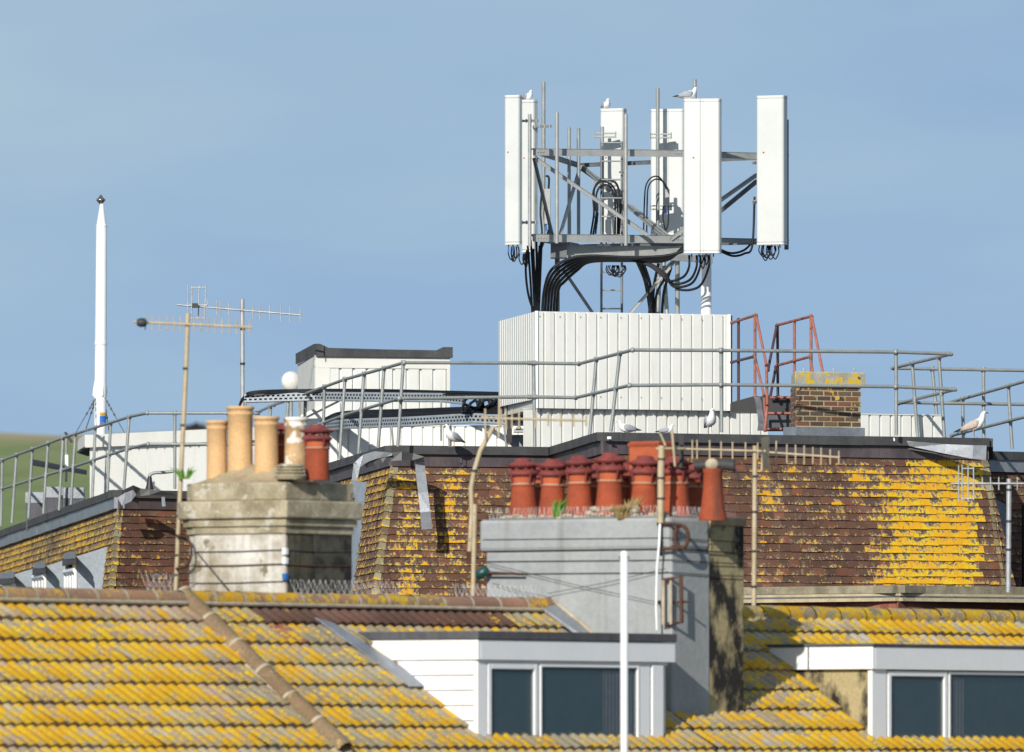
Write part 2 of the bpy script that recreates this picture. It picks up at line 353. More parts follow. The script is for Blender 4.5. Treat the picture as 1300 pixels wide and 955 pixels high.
# ------------------------------------------------------------ main building (flat roofed, tile hung mansard)
ZP=4.735; ZT=ZP-.285; ZB=2.64
def X2(px,d): return PL(px,d)
L0=X2(-95,250); L1=X2(150,192); L2=X2(352,194); M0=X2(497,174.5); M1=X2(704,175.4); R0=X2(766,168); R1=X2(1252,171); R2=X2(1252,177.4); R3=X2(1450,179.5)
bld=thing('flat_roofed_building',(1,190,0),'brown tile hung building with dark parapet edge and railings, behind the chimneys','building')
TB=[(.118,.058,.038),(.105,.052,.036),(.130,.064,.042),(.092,.050,.036),(.112,.062,.044),(.108,.054,.036),(.16,.066,.040)]
def tile_face(name,A,B,ztop,zbot,extA,extB,dens,gauge=.105,tw=.168,slope=.165,seed=1,lab=None,tints=TB,hipA=False,hipB=False):
    random.seed(seed)
    A=Vector(A); B=Vector(B); t=(B-A).normalized(); n=Vector((t.y,-t.x))
    Ln=(B-A).length; H=ztop-zbot; rows=int(round(H/gauge)); g=H/rows; m=MB()
    def P(s,z,out):
        q=A+t*s+n*((ztop-z)*slope+out); return Vector((q.x,q.y,CZ+z))
    for r in range(rows):
        z1=ztop-r*g; z0=z1-g
        e1a=-(ztop-z1)*slope*extA; e0a=-(ztop-z0)*slope*extA; e1b=Ln+(ztop-z1)*slope*extB; e0b=Ln+(ztop-z0)*slope*extB
        s=min(e1a,e0a)-(tw/2 if r%2 else 0)-random.uniform(0,.02)
        wob=random.uniform(-.004,.004)
        while s<max(e0b,e1b):
            wt=tw*random.choice([1,1,1,1.0,1.0,1.45]); a0=max(s+.0025,e0a); b0=min(s+wt-.0025,e0b); a1=max(s+.0025,e1a); b1=min(s+wt-.0025,e1b)
            if b0-a0>.02 and b1-a1>-.05:
                b1=max(b1,a1+.004)
                zj=random.gauss(0,.0035)+wob; o=.022+random.uniform(-.006,.008)
                vs=[P(a0,z0+zj,o),P(b0,z0+zj+random.gauss(0,.002),o+random.uniform(-.005,.005)),P(b1,z1+.012,.004),P(a1,z1+.012,.004),P(a0,z0+zj,-.01),P(b0,z0+zj,-.01)]
                c=proj(P((a0+b0)/2,(z0+z1)/2,0)); dd=dens(c[0],c[1])
                if dd>.03: dd+=random.uniform(-.07,.07)
                ti=jit(random.choice(tints),.16)
                lf=[((dd,1),(dd,1),(dd,0),(dd,0)),((dd,1),)*4,((dd,1),)*3,((dd,1),)*3]
                m.add(vs,[(0,1,2,3),(0,4,5,1),(0,3,4),(1,5,2)],tint=ti,lich=lf)
            s+=wt
    m.add([P(-ext_(ztop,ztop),ztop,-.012) if 0 else P(0,ztop,-.012),P(Ln,ztop,-.012),P(Ln+H*slope*extB,zbot,-.012),P(-H*slope*extA,zbot,-.012)],[(0,1,2,3)],tint=(.03,.02,.018),lich=[((0,.5),)*4])
    o=m.build(name,'wall_tile',bld)
    if lab: o['label']=lab
    return o
def dl(px,py):
    v=.22+.1*math.sin(px*.11+py*.07)
    v+=.36*bumpf(px,112,26)*bumpf(py,690-(px-80)*.25,22)
    if px<60: v+=.2
    if px>130: v=.34
    return v
def dlf(px,py): return .10+.25*bumpf(px,168,10)*bumpf(py,640,12)
def dms(px,py): return .5-.2*sstep((py-600)/60)
def dmf(px,py):
    return .22+.34*bumpf(px,520,14)+.30*bumpf(px,572,12)*(1 if py<720 else .3)+.25*bumpf(px,500,10)*bumpf(py,605,16)
def drf(px,py):
    v=.10+.10*math.sin(px*.031+py*.02)
    if py<622:
        v=max(v,.9*sstep((px-1138)/34),.66*bumpf(px,1100,45)*bumpf(py,604,18),.5*bumpf(px,1060,26)*bumpf(py,600,12),.40*bumpf(px,1000,60)*bumpf(py,600,10))
    e=1108+8*math.sin(py*.16)
    if py>612: v=max(v,.86*sstep((px-e+30)/75))
    v=max(v,.52*bumpf(px,978,22)*bumpf(py,632,34),.3*bumpf(px,1062,26)*bumpf(py,645,30),.48*bumpf(px,1085,36)*bumpf(py,622,18))
    if px>1245 and py>625: v=.16
    if py<584 and px<1220: v*=.55
    return min(v,.74 if py<640 else .78)
def dark0(px,py): return .08
HIPC=[(.24,.21,.12),(.20,.16,.09),(.28,.25,.16),(.17,.12,.07)]
tile_face('tiled_face',L0,L1,ZT-.2,ZB,1,1,dl,slope=.12,seed=11,tints=[(.15,.11,.055),(.12,.075,.04),(.19,.15,.07),(.13,.06,.038)],lab='lichened tiles on the receding left side')
tile_face('tiled_face',L1,L2,ZT-.2,ZB,1,0,dlf,slope=.12,seed=12)
tile_face('tiled_face',L2,M0,ZT,ZB-.3,0,1,dms,seed=13)
tile_face('tiled_face',M0,M1,ZT,ZB-.3,1,0,dmf,seed=14)
tile_face('tiled_face',M1,R0,ZT,ZB,0,1,dark0,seed=15)
tile_face('tiled_face',R0,R1,ZT,ZB,1,1,drf,seed=16,lab='brown tiles with a thick yellow lichen patch')
tile_face('tiled_face',R1,R2,ZT,ZB,1,0,dark0,seed=17)
tile_face('tiled_face',R2,R3,ZT,ZB,0,0,lambda px,py:.14,seed=18)
# hip tiles
def hip(C,ta,tb,ztop,zbot,seed,dn,sl=.165):
    random.seed(seed); m=MB(); rows=int(round((ztop-zbot)/.105)); g_=(ztop-zbot)/rows
    na=Vector((ta.y,-ta.x)); nb=Vector((tb.y,-tb.x)); o=(na+nb)*sl/(1+na.dot(nb))   # shift per unit drop
    for r in range(rows):
        z1=ztop-r*g_; z0=z1-g_*1.05; q0=C+o*(ztop-z0); q1=C+o*(ztop-z1); wd=.085+random.uniform(-.01,.012)
        up=.012
        def v(q,z,side,out):
            k=(-ta if side<0 else tb)*wd*abs(side) if side else Vector((0,0)); nn=(na if side<0 else nb if side>0 else (na+nb)*.6)
            qq=q+k+nn*out; return Vector((qq.x,qq.y,CZ+z))
        vs=[v(q0,z0,-1,.034),v(q0,z0+up*1.5,0,.038),v(q0,z0,1,.034),v(q1,z1,-1,.01),v(q1,z1+up,0,.012),v(q1,z1,1,.01),v(q0,z0,-1,0),v(q0,z0,0,0),v(q0,z0,1,0)]
        d=dn+random.uniform(-.2,.2)
        m.add(vs,[(0,1,4,3),(1,2,5,4),(0,6,7,1),(1,7,8,2)],tint=jit(random.choice(HIPC),.15),lich=[((d,1),(d,1),(d,0),(d,0))]*2+[((d,1),)*4]*2)
    m.build('hip_tiles','wall_tile',bld)
un=lambda a,b:(b-a).normalized()
hip(L1,un(L0,L1),un(L1,L2),ZT-.2,ZB,21,.30,.12); hip(M0,un(L2,M0),un(M0,M1),ZT,ZB-.3,22,.28); hip(R0,un(M1,R0),un(R0,R1),ZT,ZB,23,.1)
hip(R1,un(R0,R1),un(R1,R2),ZT,ZB,24,.05)
# parapet kerb (felt) and band beneath
def strip(A,B,z0,z1,o0,o1,mt,name,a=0,b=0,seg=0,lab=None):
    t=un(A,B); n=Vector((t.y,-t.x)); A=A-t*a; B=B+t*b; m=MB(); Ln=(B-A).length
    k=max(1,int(Ln/seg)) if seg else 1
    for i in range(k):
        s0=Ln*i/k; s1=Ln*(i+1)/k-(.004 if seg else 0); dz=random.uniform(-.003,.003) if seg else 0; do=random.uniform(-.003,.006) if seg else 0
        pts=[A+t*s0+n*(o0+do),A+t*s1+n*(o0+do),A+t*s1+n*(o1+do),A+t*s0+n*(o1+do)]
        m.prism([(p.x,p.y,CZ+z0+dz) for p in pts],(0,0,z1-z0))
    o=m.build(name,mt,bld)
    if lab: o['label']=lab
edges=[(L0,L1,-.2),(L1,L2,-.2),(L2,M0,0),(M0,M1,0),(M1,R0,0),(R0,R1,0),(R1,R2,0),(R2,R3,0)]
for i,(a,b,dz) in enumerate(edges):
    random.seed(50+i)
    conv=1 if i in (1,3,5) else 0
    strip(a,b,ZP-.115+dz-.002*(i%2),ZP+dz+.002*(i%2),-.25,.09,'felt','parapet_edge',0,.0,seg=1.9)
    strip(a,b,ZP-.285+dz,ZP-.112+dz,-.1,.035 if i not in (0,7) else .06,'lead' if i in (0,7) else 'slate_band','flashing_band',0,0,seg=.82 if i!=0 else 1.4)
# flat deck, walls
deck=MB(); pl=[L0,L1,L2,M0,M1,R0,R1,R2,R3,Vector((R3.x+1,262)),Vector((L0.x,262))]
deck.prism([(p.x,p.y,CZ+ZP-.42) for p in pl],(0,0,.10)); deck.build('flat_roof','felt',bld)
wl=MB(); wl.prism([(p.x,p.y+.06,0) for p in pl],(0,0,CZ+ZP-.425)); wl.build('wall','wall_brick',bld)
# ledge, moulding and tiled skirt below the right hand block
Q0=X2(940,168.6); Q1=X2(1141,165.9); Q2=X2(1420,169.6)
for a,b in ((Q0,Q1),(Q1,Q2)):
    strip(a,b,2.56,2.66,-3,.10,'stone_ledge','stone_ledge',0,.0,seg=.98)
    strip(a,b,2.525,2.558,-3,.03,'cream_mould','moulding'); strip(a,b,2.455,2.50,-3,.065,'cream_mould','moulding'); strip(a,b,2.50,2.525,-3,.0,'galv_dark','moulding_gap')
TR=[(.30,.10,.06),(.26,.09,.055),(.34,.13,.08),(.22,.07,.05)]
tile_face('tiled_skirt',Q0,Q1,2.45,1.2,0,0,lambda a,b:.02,gauge=.3,slope=.05,seed=31,tints=TR)
tile_face('tiled_skirt',Q1,Q2,2.45,1.2,0,0,lambda a,b:.02,gauge=.3,slope=.05,seed=32,tints=[(.17,.06,.04),(.14,.055,.04)])
# dormers on the receding left side and one by the middle block
def dormer_box(px0,px1,ytop0,ytop1,d,winlab):
    a=W(px0,ytop0,d); b=W(px1,ytop1,d-.1); zb=CZ+1.6
    m=MB(); m.prism([a,b,Vector((b.x,b.y,zb)),Vector((a.x,a.y,zb))],(0.05,3.2,0)); dm=m.build('dormer_cheek','grey_board',bld)
    return a,dm
def side_window(px0,px1,yt,yb,d,dm):
    a=W(px0,yt,d+1.9); b=W(px1,yt,d); zb=W(px1,yb,d).z; m=MB(); t=Vector((b.x-a.x,b.y-a.y,0)); h=Vector((0,0,zb-b.z))
    a=Vector((a.x,a.y,b.z))
    p=MB(); p.add([a,b,b+h,a+h],[(0,1,2,3)]); p.build('pane','glass_dark',dm)
    for k in range(5):
        q=a+t*(k/4.0); m.tube([q,q+h],.028 if k in(0,4) else .02,6)
    m.tube([a,b],.05,6); m.tube([a+h,b+h],.04,6); m.build('window_frame','white_upvc',dm)
a,dm1=dormer_box(96,137,707,694,193.4,''); side_window(83,96,724,758,193.4,dm1)
a,dm2=dormer_box(58,83,719,711,200.5,''); side_window(43,57.5,731,760,200.5,dm2)
a,dm3=dormer_box(19,43,729,722,208,''); side_window(3,18.5,741,765,208,dm3)
for px0,px1,y,d,dm in ((79,97,712,192.6,dm1),(41,58,724,199.8,dm2),(-2,19,737,207.3,dm3)):
    m=MB(); a=W(px0,y,d+2); b=W(px1,y,d); m.prism([Vector((a.x,a.y,b.z+.06)),b+Vector((0,0,.06)),b-Vector((0,0,.04)),Vector((a.x,a.y,b.z-.04))],(0,.3,0)); m.build('dormer_roof','felt',dm)
    m=MB(); m.prism([W(px0+2,y-9,d+1.8),W(px1-1,y-12,d+.02),W(px1-1,y-3,d+.02),W(px0+2,y-2,d+1.8)],(0,.2,0)); m.build('dormer_flashing','lead',dm)
m=MB(); m.prism([W(452,612,178.6),W(470,612,177.8),W(462,790,176),W(438,790,177.4)],(.1,1,0)); o=m.build('dormer_cheek','grey_board',bld); o['label']='pale blue grey cheek board beside the middle hip'
m=MB(); m.prism([W(1252,628,174.8),W(1276,640,174.8),W(1281,752,174.8),W(1252,752,174.8)],(0,1,0)); o=m.build('dormer_cheek','grey_board',bld)
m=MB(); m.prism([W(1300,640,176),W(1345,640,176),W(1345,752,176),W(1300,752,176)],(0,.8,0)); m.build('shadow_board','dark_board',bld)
# loose lead and felt flaps, with painted shade in the gaps below
def flap(pts,mt,name='lead_flap',vec=(0,.01,0),th=None):
    m=MB(); m.prism(pts,vec); return m.build(name,mt,bld)
def ribbon(path,width,mt,name,d,th=.008,lab=None):
    """sheet strip through image-measured centre points at building depth; width list in px"""
    m=MB(); n=len(path); vs=[]
    for i,(px,py,w_) in enumerate(path):
        a=path[max(i-1,0)]; b=path[min(i+1,n-1)]; dx,dy=b[0]-a[0],b[1]-a[1]; l=math.hypot(dx,dy) or 1
        ox,oy=-dy/l*w_/2,dx/l*w_/2; dd=d+random.uniform(-.03,.03)
        vs+= [W(px+ox,py+oy,dd),W(px-ox,py-oy,dd+random.uniform(-.03,.03))]
    k=len(vs); vs+=[v+Vector((0,th,0)) for v in vs]
    fs=[]
    for i in range(n-1):
        q=2*i; fs+=[(q,q+1,q+3,q+2),(k+q,k+q+2,k+q+3,k+q+1),(q,q+2,k+q+2,k+q),(q+1,k+q+1,k+q+3,q+3)]
    fs+=[(0,k,k+1,1),(k-2,k-1,2*k-1,2*k-2)]
    m.add(vs,fs); o=m.build(name,mt,bld)
    if lab: o['label']=lab
random.seed(5)
ribbon([(533,584,12),(534,600,12.5),(537,625,12.5),(540,650,13),(542,672,14)],0,'lead_pale','lead_flap',173.9,lab='torn lead strip hanging down the tiles')
ribbon([(448,632,6),(450,610,7),(453,590,9),(461,583,10)],0,'lead_pale','lead_flap',174.2)
ribbon([(454,590,9),(464,582,11),(476,578,10),(490,577,6),(498,577,3)],0,'lead_pale','lead_flap',173.78)
ribbon([(464,592,6),(474,587,8),(484,583,10),(495,580,11),(510,579,11),(524,580,9),(538,583,6)],0,'black_sheet','felt_and_gap_shade',173.80)  # black strip paints the shade in the gap under the raised flap
ribbon([(160,627,12),(170,624,16),(178,625,10),(190,625,7),(205,626,6),(225,631,4)],0,'black_sheet','felt_and_gap_shade',191.5)
ribbon([(152,637,12),(163,631,13),(171,625,7)],0,'lead_pale','lead_flap',191.3)
ribbon([(207,631,4),(208,643,4.5)],0,'lead_pale','lead_flap',191.2)
ribbon([(1132,560,2),(1160,564,7),(1200,570,12),(1235,574,17),(1252,575,19)],0,'lead_pale','lead_flap',170.3,lab='lifted lead flashing at the right hand corner')
ribbon([(1120,560,1),(1150,566,8),(1190,573,7),(1225,579,3)],0,'black_sheet','felt_and_gap_shade',170.33)  # black wedge filling the dark triangle under the lifted lead
ribbon([(771,556,3.5),(776,556,3)],0,'white_paint','droppings_patch',167.86)
for sx,y0 in ((300,664),(300,664)): pass
def drip(px,y0,y1,d):
    m=MB(); m.tube([W(px,y0,d),W(px+.4,y1,d)],.012,5); m.build('droppings_streak','white_paint',bld)
drip(900,557,563,169.0); drip(1135,556,560,169.7)

# ------------------------------------------------------------ corrugated sheet cladding
def clad(m,A,B,z0,z1,pitch=.165,dep=.035,flip=1):
    A=Vector(A); B=Vector(B); t=(B-A).normalized(); n=Vector((t.y,-t.x)); Ln=(B-A).length
    pr=[(0,0),(.118,0),(.126,-1),(.150,-1),(.158,0)]
    pts=[]; s=0
    while s<Ln:
        for a,o in pr:
            q=s+a/.165*pitch
            if q<=Ln: pts.append(A+t*q+n*o*dep)
        s+=pitch
    pts.append(B)
    vs=[(p.x,p.y,CZ+z0) for p in pts]+[(p.x,p.y,CZ+z1) for p in pts]; k=len(pts)
    m.add(vs,[(i,i+1,k+i+1,k+i) for i in range(k-1)])
def solid(m,pts,z0,z1): m.prism([(p[0],p[1],CZ+z0) for p in pts],(0,0,z1-z0))
DZ=ZP-.32
BX0=PL(680,177); BX1=PL(928,178.3); BXL=PL(633,180.7); back=BX1-BX0+BXL
bx=thing('plant_housing',(BX0.x,BX0.y,CZ+5.33),'tall white ribbed sheet metal housing under the antenna frame','plant housing')
m=MB(); clad(m,BX0,BX1,5.33,6.69); m.build('front_cladding','white_sheet',bx)
m=MB(); clad(m,BXL,BX0-(BX0-BXL)*.004,5.46,6.688,.22,.03); m.build('side_cladding','white_sheet',bx)
t_=un(BX0,BX1); n_=Vector((t_.y,-t_.x))
m=MB(); solid(m,[BX0-n_*.06+t_*.06,BX1-n_*.06-t_*.02,back-t_*.05,BXL+t_*.08],5.33,6.66); m.build('housing_core','cream_panel',bx)
m=MB(); 
for q in (BX0+t_*.012,BX1-t_*.03): 
    m=MB(); m.box((q.x-.022,q.y-.022,CZ+5.33),(q.x+.022,q.y+.03,CZ+6.695)); m.build('corner_trim','white_sheet',bx)
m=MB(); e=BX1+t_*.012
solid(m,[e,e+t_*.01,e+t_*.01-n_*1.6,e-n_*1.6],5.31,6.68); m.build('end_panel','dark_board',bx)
for i in range(9):
    for z in (6.62,5.50):
        p=BX0+t_*(.06+i*.3165); m=MB(); m.tube([(p.x,p.y+.0,CZ+z),(p.x+n_.x*.012,p.y+n_.y*.012,CZ+z)],.009,6); m.build('fixing_bolt','galv',bx)
# low plinth walls
def low_wall(name,A,B,z0,z1,label,thick=.3,group=None):
    t=un(A,B); n=Vector((t.y,-t.x)); th=thing(name,(A.x,A.y,CZ+z0),label,'wall')
    m=MB(); clad(m,A,B,z0,z1); m.build('cladding','white_sheet',th)
    m=MB(); solid(m,[A-n*.05,B-n*.05,B-n*thick,A-n*thick],z0,z1-.01); m.build('core','cream_panel',th)
    m=MB(); solid(m,[A+n*.012,B+n*.012,B-n*(thick+.01),A-n*(thick+.01)],z1,z1+.012); m.build('capping','white_sheet',th)
    return th
t1=un(PL(680,172.15),PL(1195,174.8))
low_wall('plinth_wall',PL(676,177.1),PL(975,178.7),DZ,5.326,'low white ribbed wall directly below the tall white housing')
low_wall('plinth_wall',PL(1093,174.3),PL(1197,174.85),DZ,5.16,'short low white ribbed wall right of the brick chimney stack')
low_wall('plinth_wall',PL(418,185.5),PL(676,184.5),DZ-.2,5.30,'long low white ribbed wall behind the gull on the middle parapet')
# left wall with smooth fascia
th=thing('rooftop_enclosure',(-6,200,CZ+4.3),'low white rooftop enclosure with flat fascia beside the tall white mast','enclosure')
A=PL(114,200.2); B=PL(352,195.4); t=un(A,B); n=Vector((t.y,-t.x))
m=MB(); clad(m,A,B,DZ-.3,5.42,.26,.09); m.build('cladding','white_sheet',th)
m=MB(); solid(m,[A-n*.14,B-n*.14,B-n*2.5,A-n*2.5],DZ-.3,5.5); m.build('core','cream_panel',th)
m=MB(); solid(m,[A+n*.09,B+n*.09,B+n*.03,A+n*.03],5.40,5.60); 
A2=PL(98,203); solid(m,[A2,A+n*.092,A+n*.02,A2+Vector((.05,.2))],5.42,5.602); m.build('fascia','cream_panel',th)
m=MB(); solid(m,[A2,A+n*.03,A-n*2,A2+Vector((.1,2))],5.39,5.415); m.build('soffit','dark_board',th)
# stair-head shed with dark fascia
th=thing('roof_shed',(W(480,540,190).x,190,CZ+5.3),'white panelled roof shed with dark upturned felt edge','shed')
S0=PL(400,190); S1=PL(571,190.6); SL=PL(378,193.5)
sz0,sz1=5.2,6.56
m=MB(); t=un(S0,S1); n=Vector((t.y,-t.x))
clad(m,S0+t*.22,S1-t*.02,sz0,6.36,.21,.035); m.build('front_cladding','white_sheet',th)
m=MB(); solid(m,[S0+n*.01,S0+t*.23+n*.01,S0+t*.23-n*.04,S0-n*.04],sz0,6.36); solid(m,[S0+n*.014,S1+n*.014,S1-n*.05,S0-n*.05],6.33,6.52); solid(m,[S1+n*.012-t*.05,S1+n*.012,S1-n*.1,S1-n*.1-t*.05],sz0,6.34)
m.build('frame','cream_panel',th)
m=MB(); solid(m,[S0-n*.07+t*.02,S1-n*.07-t*.02,PL(555,194),SL+t*.02],sz0,6.5); m.build('core','cream_panel',th)
m=MB(); solid(m,[SL,S0,S0+t*.02,SL+t*.02],sz0,6.5); m.build('side_panel','cream_panel',th)
m=MB()
def fas(P0,P1,prof):
    q=[]; 
    lo=[]; hi=[]
    for s,z in prof:
        p=P0.lerp(P1,s); hi.append((p.x,p.y,CZ+z)); lo.append((p.x,p.y,CZ+6.50))
    m.prism(hi+lo[::-1],(0,.12,0))
fas(S0+n*.06-t*.0,S1+n*.06+t*.03,[(0,6.69),(.03,6.69),(.09,6.63),(.5,6.615),(.88,6.61),(.93,6.66),(1,6.66)])
fas(SL-t*.04+n*.02,S0+n*.055-t*.001,[(0,6.66),(.9,6.70),(1,6.69)])
m.build('roof_edge','felt',th)
# small white duct hood below the shed
th=thing('duct_hood',W(400,535,187.5),'small white sloping duct hood behind the left railing','duct')
m=MB(); m.prism([W(376,532,188),W(425,508,188),W(432,510,188),W(432,536,188),W(395,545,188)],(0,.8,0)); m.build('hood','white_sheet',th,.01)
m=MB(); m.prism([W(376,530,187.95),W(425,506,187.95),W(430,508,187.95),W(378,534,187.95)],(0,.9,0)); m.build('lid','cream_panel',th)
# dome
m=MB(); c=W(369.5,484,197); m.ball(c,.155,12,(1,.8,1)); 
th=thing('satellite_dome',c-Vector((0,0,.155)),'round white dome with rust marks beside the dark edged shed','dome')
m.build('dome','dome_white',th); MB().tube([c,c-Vector((0,0,.75))],.03).build('post','galv',th)
# flues
def flue(px0,px1,yt,ym,yb,d,label):
    a=W(px0,yb,d); b=W(px1,yt,d); zm=W(px0,ym,d).z; th=thing('roof_flue',((a.x+b.x)/2,d,a.z),label,'flue','wrapped flues behind the left railing')
    m=MB(); m.box((a.x,d,a.z-.2),(b.x,d+(b.x-a.x),zm)); m.build('flue_body','dark_board',th)
    m=MB(); m.box((a.x-.015,d-.015,zm-.02),(b.x+.015,d+(b.x-a.x)+.015,b.z)); m.build('metal_wrap','lead_pale',th,.015)
flue(33,56,625,638,657,214,'short dark flue with silver wrapped top at the far left')
flue(58,79,618,631,650,209,'middle dark flue with silver wrapped top behind the left railing')
flue(81,106,619,632,648,205,'right hand dark flue with silver wrapped top beside the enclosure')
th=thing('black_gutter_length',W(75,600,212),'black bar slung level behind the left railing','bar')
m=MB(); m.prism([W(41,583,214),W(110,597,206),W(110,603,206),W(41,591,214)],(0,.06,0)); m.build('bar','black_sheet',th)
th=thing('camera_post',W(84,612,209),'thin post with a dark security camera near the left railing','camera')
m=MB(); m.tube([W(84,612,209),W(84,556,209)],.02); m.build('post','galv',th)
m=MB(); m.prism([W(81,549,209),W(84,548,209),W(93,561,209),W(89,562,209)],(0,.12,0)); m.build('camera_body','gull_black',th)
m=MB(); m.box(W(82.5,596,208.9),W(87,578,209.1)); m.build('junction_box','white_upvc',th)
th=thing('soil_pipe',W(190,622,192.8),'green tinted bent pipe on a black boot behind the left parapet','pipe')
m=MB(); m.tube(smooth_path([W(190,612,193),W(190,604,193),W(196,600.5,193),W(206,600,193),W(220,598.5,193)],5),.025); m.build('pipe','galv',th)
m=MB(); m.lathe([(.07,0),(.05,.06),(.035,.16),(.03,.2)],W(190,621.5,193)); m.build('boot','black_sheet',th)

# ------------------------------------------------------------ tall white tubular mast
mb=W(127,565,202)
th=thing('tube_mast',mb,'tall white tubular mast with metal ball finial on the left','mast')
def mz(y): return (565-y)*202/F
m=MB(); m.lathe([(.098,0),(.096,mz(500)),(.093,mz(437)),(.086,mz(288)),(.078,mz(284)),(.034,mz(263)),(.034,mz(259))],mb+Vector((0,0,-.3)) if 0 else mb,20,M4=Matrix.Rotation(R(.4),4,'Y')); m.build('tube','white_paint',th)
m=MB()
for y,r in ((437,.104),(434.5,.100),(287,.092)): m.lathe([(r,-.01),(r,.01)],mb+Vector((mz(y)*.007,0,mz(y))),20)
m.build('collar','white_paint',th)
c=W(128,254,202); m=MB(); m.lathe([(.02,-.08),(.03,-.055),(.06,-.02),(.078,.0),(.06,.02),(.03,.05),(.018,.07),(.006,.085)],c,16); m.build('finial','chrome',th)
m=MB()
for a in (0,90,180,270):
    Rm=Matrix.Rotation(R(a+20),4,'Z'); m.prism([mb+Vector((0,0,mz(505)))+Rm@Vector((.09,-.012,0)),mb+Vector((0,0,mz(505)))+Rm@Vector((.125,-.012,.03)),mb+Vector((0,0,mz(505)))+Rm@Vector((.12,-.012,.10)),mb+Vector((0,0,mz(505)))+Rm@Vector((.09,-.012,.28))],Rm@Vector((0,.024,0)))
m.build('guy_bracket','white_paint',th)
for k,(x1,y1,dd) in enumerate(((96,550,201),(160,553,200.5),(108,548,204),(140,560,204))):
    m=MB(); a=W(127+(-4 if x1<127 else 5),503,202); b=W(x1,y1,dd); m.tube([a,b],.0075,5)
    for q in (.12,.2,.3,.45): m.tube([a.lerp(b,q),a.lerp(b,q+.04)],.016,6)
    m.build('guy_wire','galv_dark',th)
for k,(y0,y1,col) in enumerate(((524,528,'beak_yellow'),(528.3,537,'blue_plastic'),(537.3,541,'terracotta'))):
    m=MB(); a0=mz(y1); a1=mz(y0)
    vs=[]; 
    for i in range(7):
        q=R(-95+i*14); 
        for z in (a0,a1): vs.append(mb+Vector((math.cos(q)*.0985+z*.007,math.sin(q)*.0985,z)))
    m.add(vs,[(2*i,2*i+2,2*i+3,2*i+1) for i in range(6)],smooth=True); o=m.build('sticker',col,th)

# ------------------------------------------------------------ railings
def interp(path,px):
    for (a,b) in zip(path,path[1:]):
        lo,hi=min(a[0],b[0]),max(a[0],b[0])
        if lo<=px<=hi and hi>lo:
            t=(px-a[0])/(b[0]-a[0]); return a[1]+(b[1]-a[1])*t, a[2]+(b[2]-a[2])*t
    e=path[0] if abs(px-path[0][0])<abs(px-path[-1][0]) else path[-1]; return e[1],e[2]
def railing(label,top,mid,posts,ofs=.03,zfoot=DZ+.05):
    d0=top[0]; th=thing('guard_railing',W(top[0][0],top[0][1]+100,top[0][2]),label,'railing','galvanised tube railings round the flat roof')
    for nm,path in (('top_rail',top),('middle_rail',mid)):
        if not path: continue
        m=MB(); P=[W(*p) for p in path]
        for a,b in zip(P,P[1:]): m.tube([a,b],.0235,8)
        for p,q in zip(P[1:-1],P[:-2]): m.ball(p,.036,6)
        for p,q in ((P[0],P[1]),(P[-1],P[-2])): m.tube([p,p+(q-p).normalized()*.07],.031,8)
        m.build(nm,'galv',th)
    for (pt,pb,yb) in posts:
        y,d=interp(top,pt); a=W(pt,y,d+.03)
        b=W(pb,yb,d+.03)
        m=MB(); m.tube([a+(a-b).normalized()*.03,b],.0235,8)
        u=(a-b).normalized(); m.tube([a-u*.035,a+u*.035],.033,8)
        if mid:
            lo,hi=min(p[0] for p in mid),max(p[0] for p in mid)
            px=pt+(pb-pt)*.43
            if lo-3<=px<=hi+3:
                ym,_=interp(mid,px); f=(ym-y)/max(1,(yb-y)); q=a.lerp(b,f); m.tube([q-u*.035,q+u*.035],.033,8)
        m.build('post','galv',th)
zl=5.68
def Zd(py,z): return z*F/(HZ-py)
railing('long railing receding along the left side wall above the lichened tiles',
  [(-30,597,Zd(597,zl)),(0,585.5,Zd(585.5,zl)),(80,556,Zd(556,zl)),(165,529,193.5),(187,524.5,191.9),(330,524.5,191.9)],
  [(-30,631,Zd(597,zl)),(0,621.5,Zd(585.5,zl)),(80,597,Zd(556,zl)),(165,569,193.5),(188,564,191.9),(330,564,191.9)],
  [(3,1,668),(21,15,664),(41,36,658),(61,55,652),(80,75,648),(95.5,90,643),(121,117,636),(140.5,136,632),(164,157,626),(222,222,621),(290,290,621)])
railing('sloping looking railing from the left chimney up to the middle parapet',
  [(330,522,196),(348,514,194.3),(366,508,Zd(508,5.85)),(437,482,Zd(482,5.84)),(513,460.5,173.9),(676,461,174.6)],
  [(400,541,Zd(495,5.85)),(438,527,Zd(482,5.84)),(507,506,173.9),(676,504,174.6)],
  [(343,343,545),(366,362,560),(388,385,590),(412,409,595),(438,431,583),(462,455,576),(487.5,480,570),(512,505,567),(677.5,679,567)])
railing('railing rising from the middle parapet to the front right parapet',
  [(676,461,174.6),(735,462,174.8),(803,444.5,168.6),(915,445,169),(1137,447,170),(1208,449.5,170.4)],
  [(676,504,174.6),(731,505,174.8),(799,489.5,168.6),(915,488.5,169),(1137,491,170),(1213,494.5,170.4)],
  [(757,748.5,554),(787,775.5,548),(915.5,916,549),(1137.5,1138,553)])
railing('short return railing running back at the right hand corner',
  [(1208,449.5,170.4),(1133,467.5,176.5)],[(1213,494.5,170.4),(1140,512.5,176.5)],[(1158,1165,556),(1192,1199,556)])
railing('far railing level across the back at the right edge',
  [(1133,467.5,176.7),(1330,471,177.5)],[(1140,511,176.7),(1330,514,177.5)],[(1183.5,1192,556),(1248.5,1249,556)])
railing('rising railing at the far right edge beyond the standing gull',
  [(1206,511,179),(1330,476,173)],[(1208,553,179),(1330,522,173)],[(1222,1223,556),(1280,1285,570)])

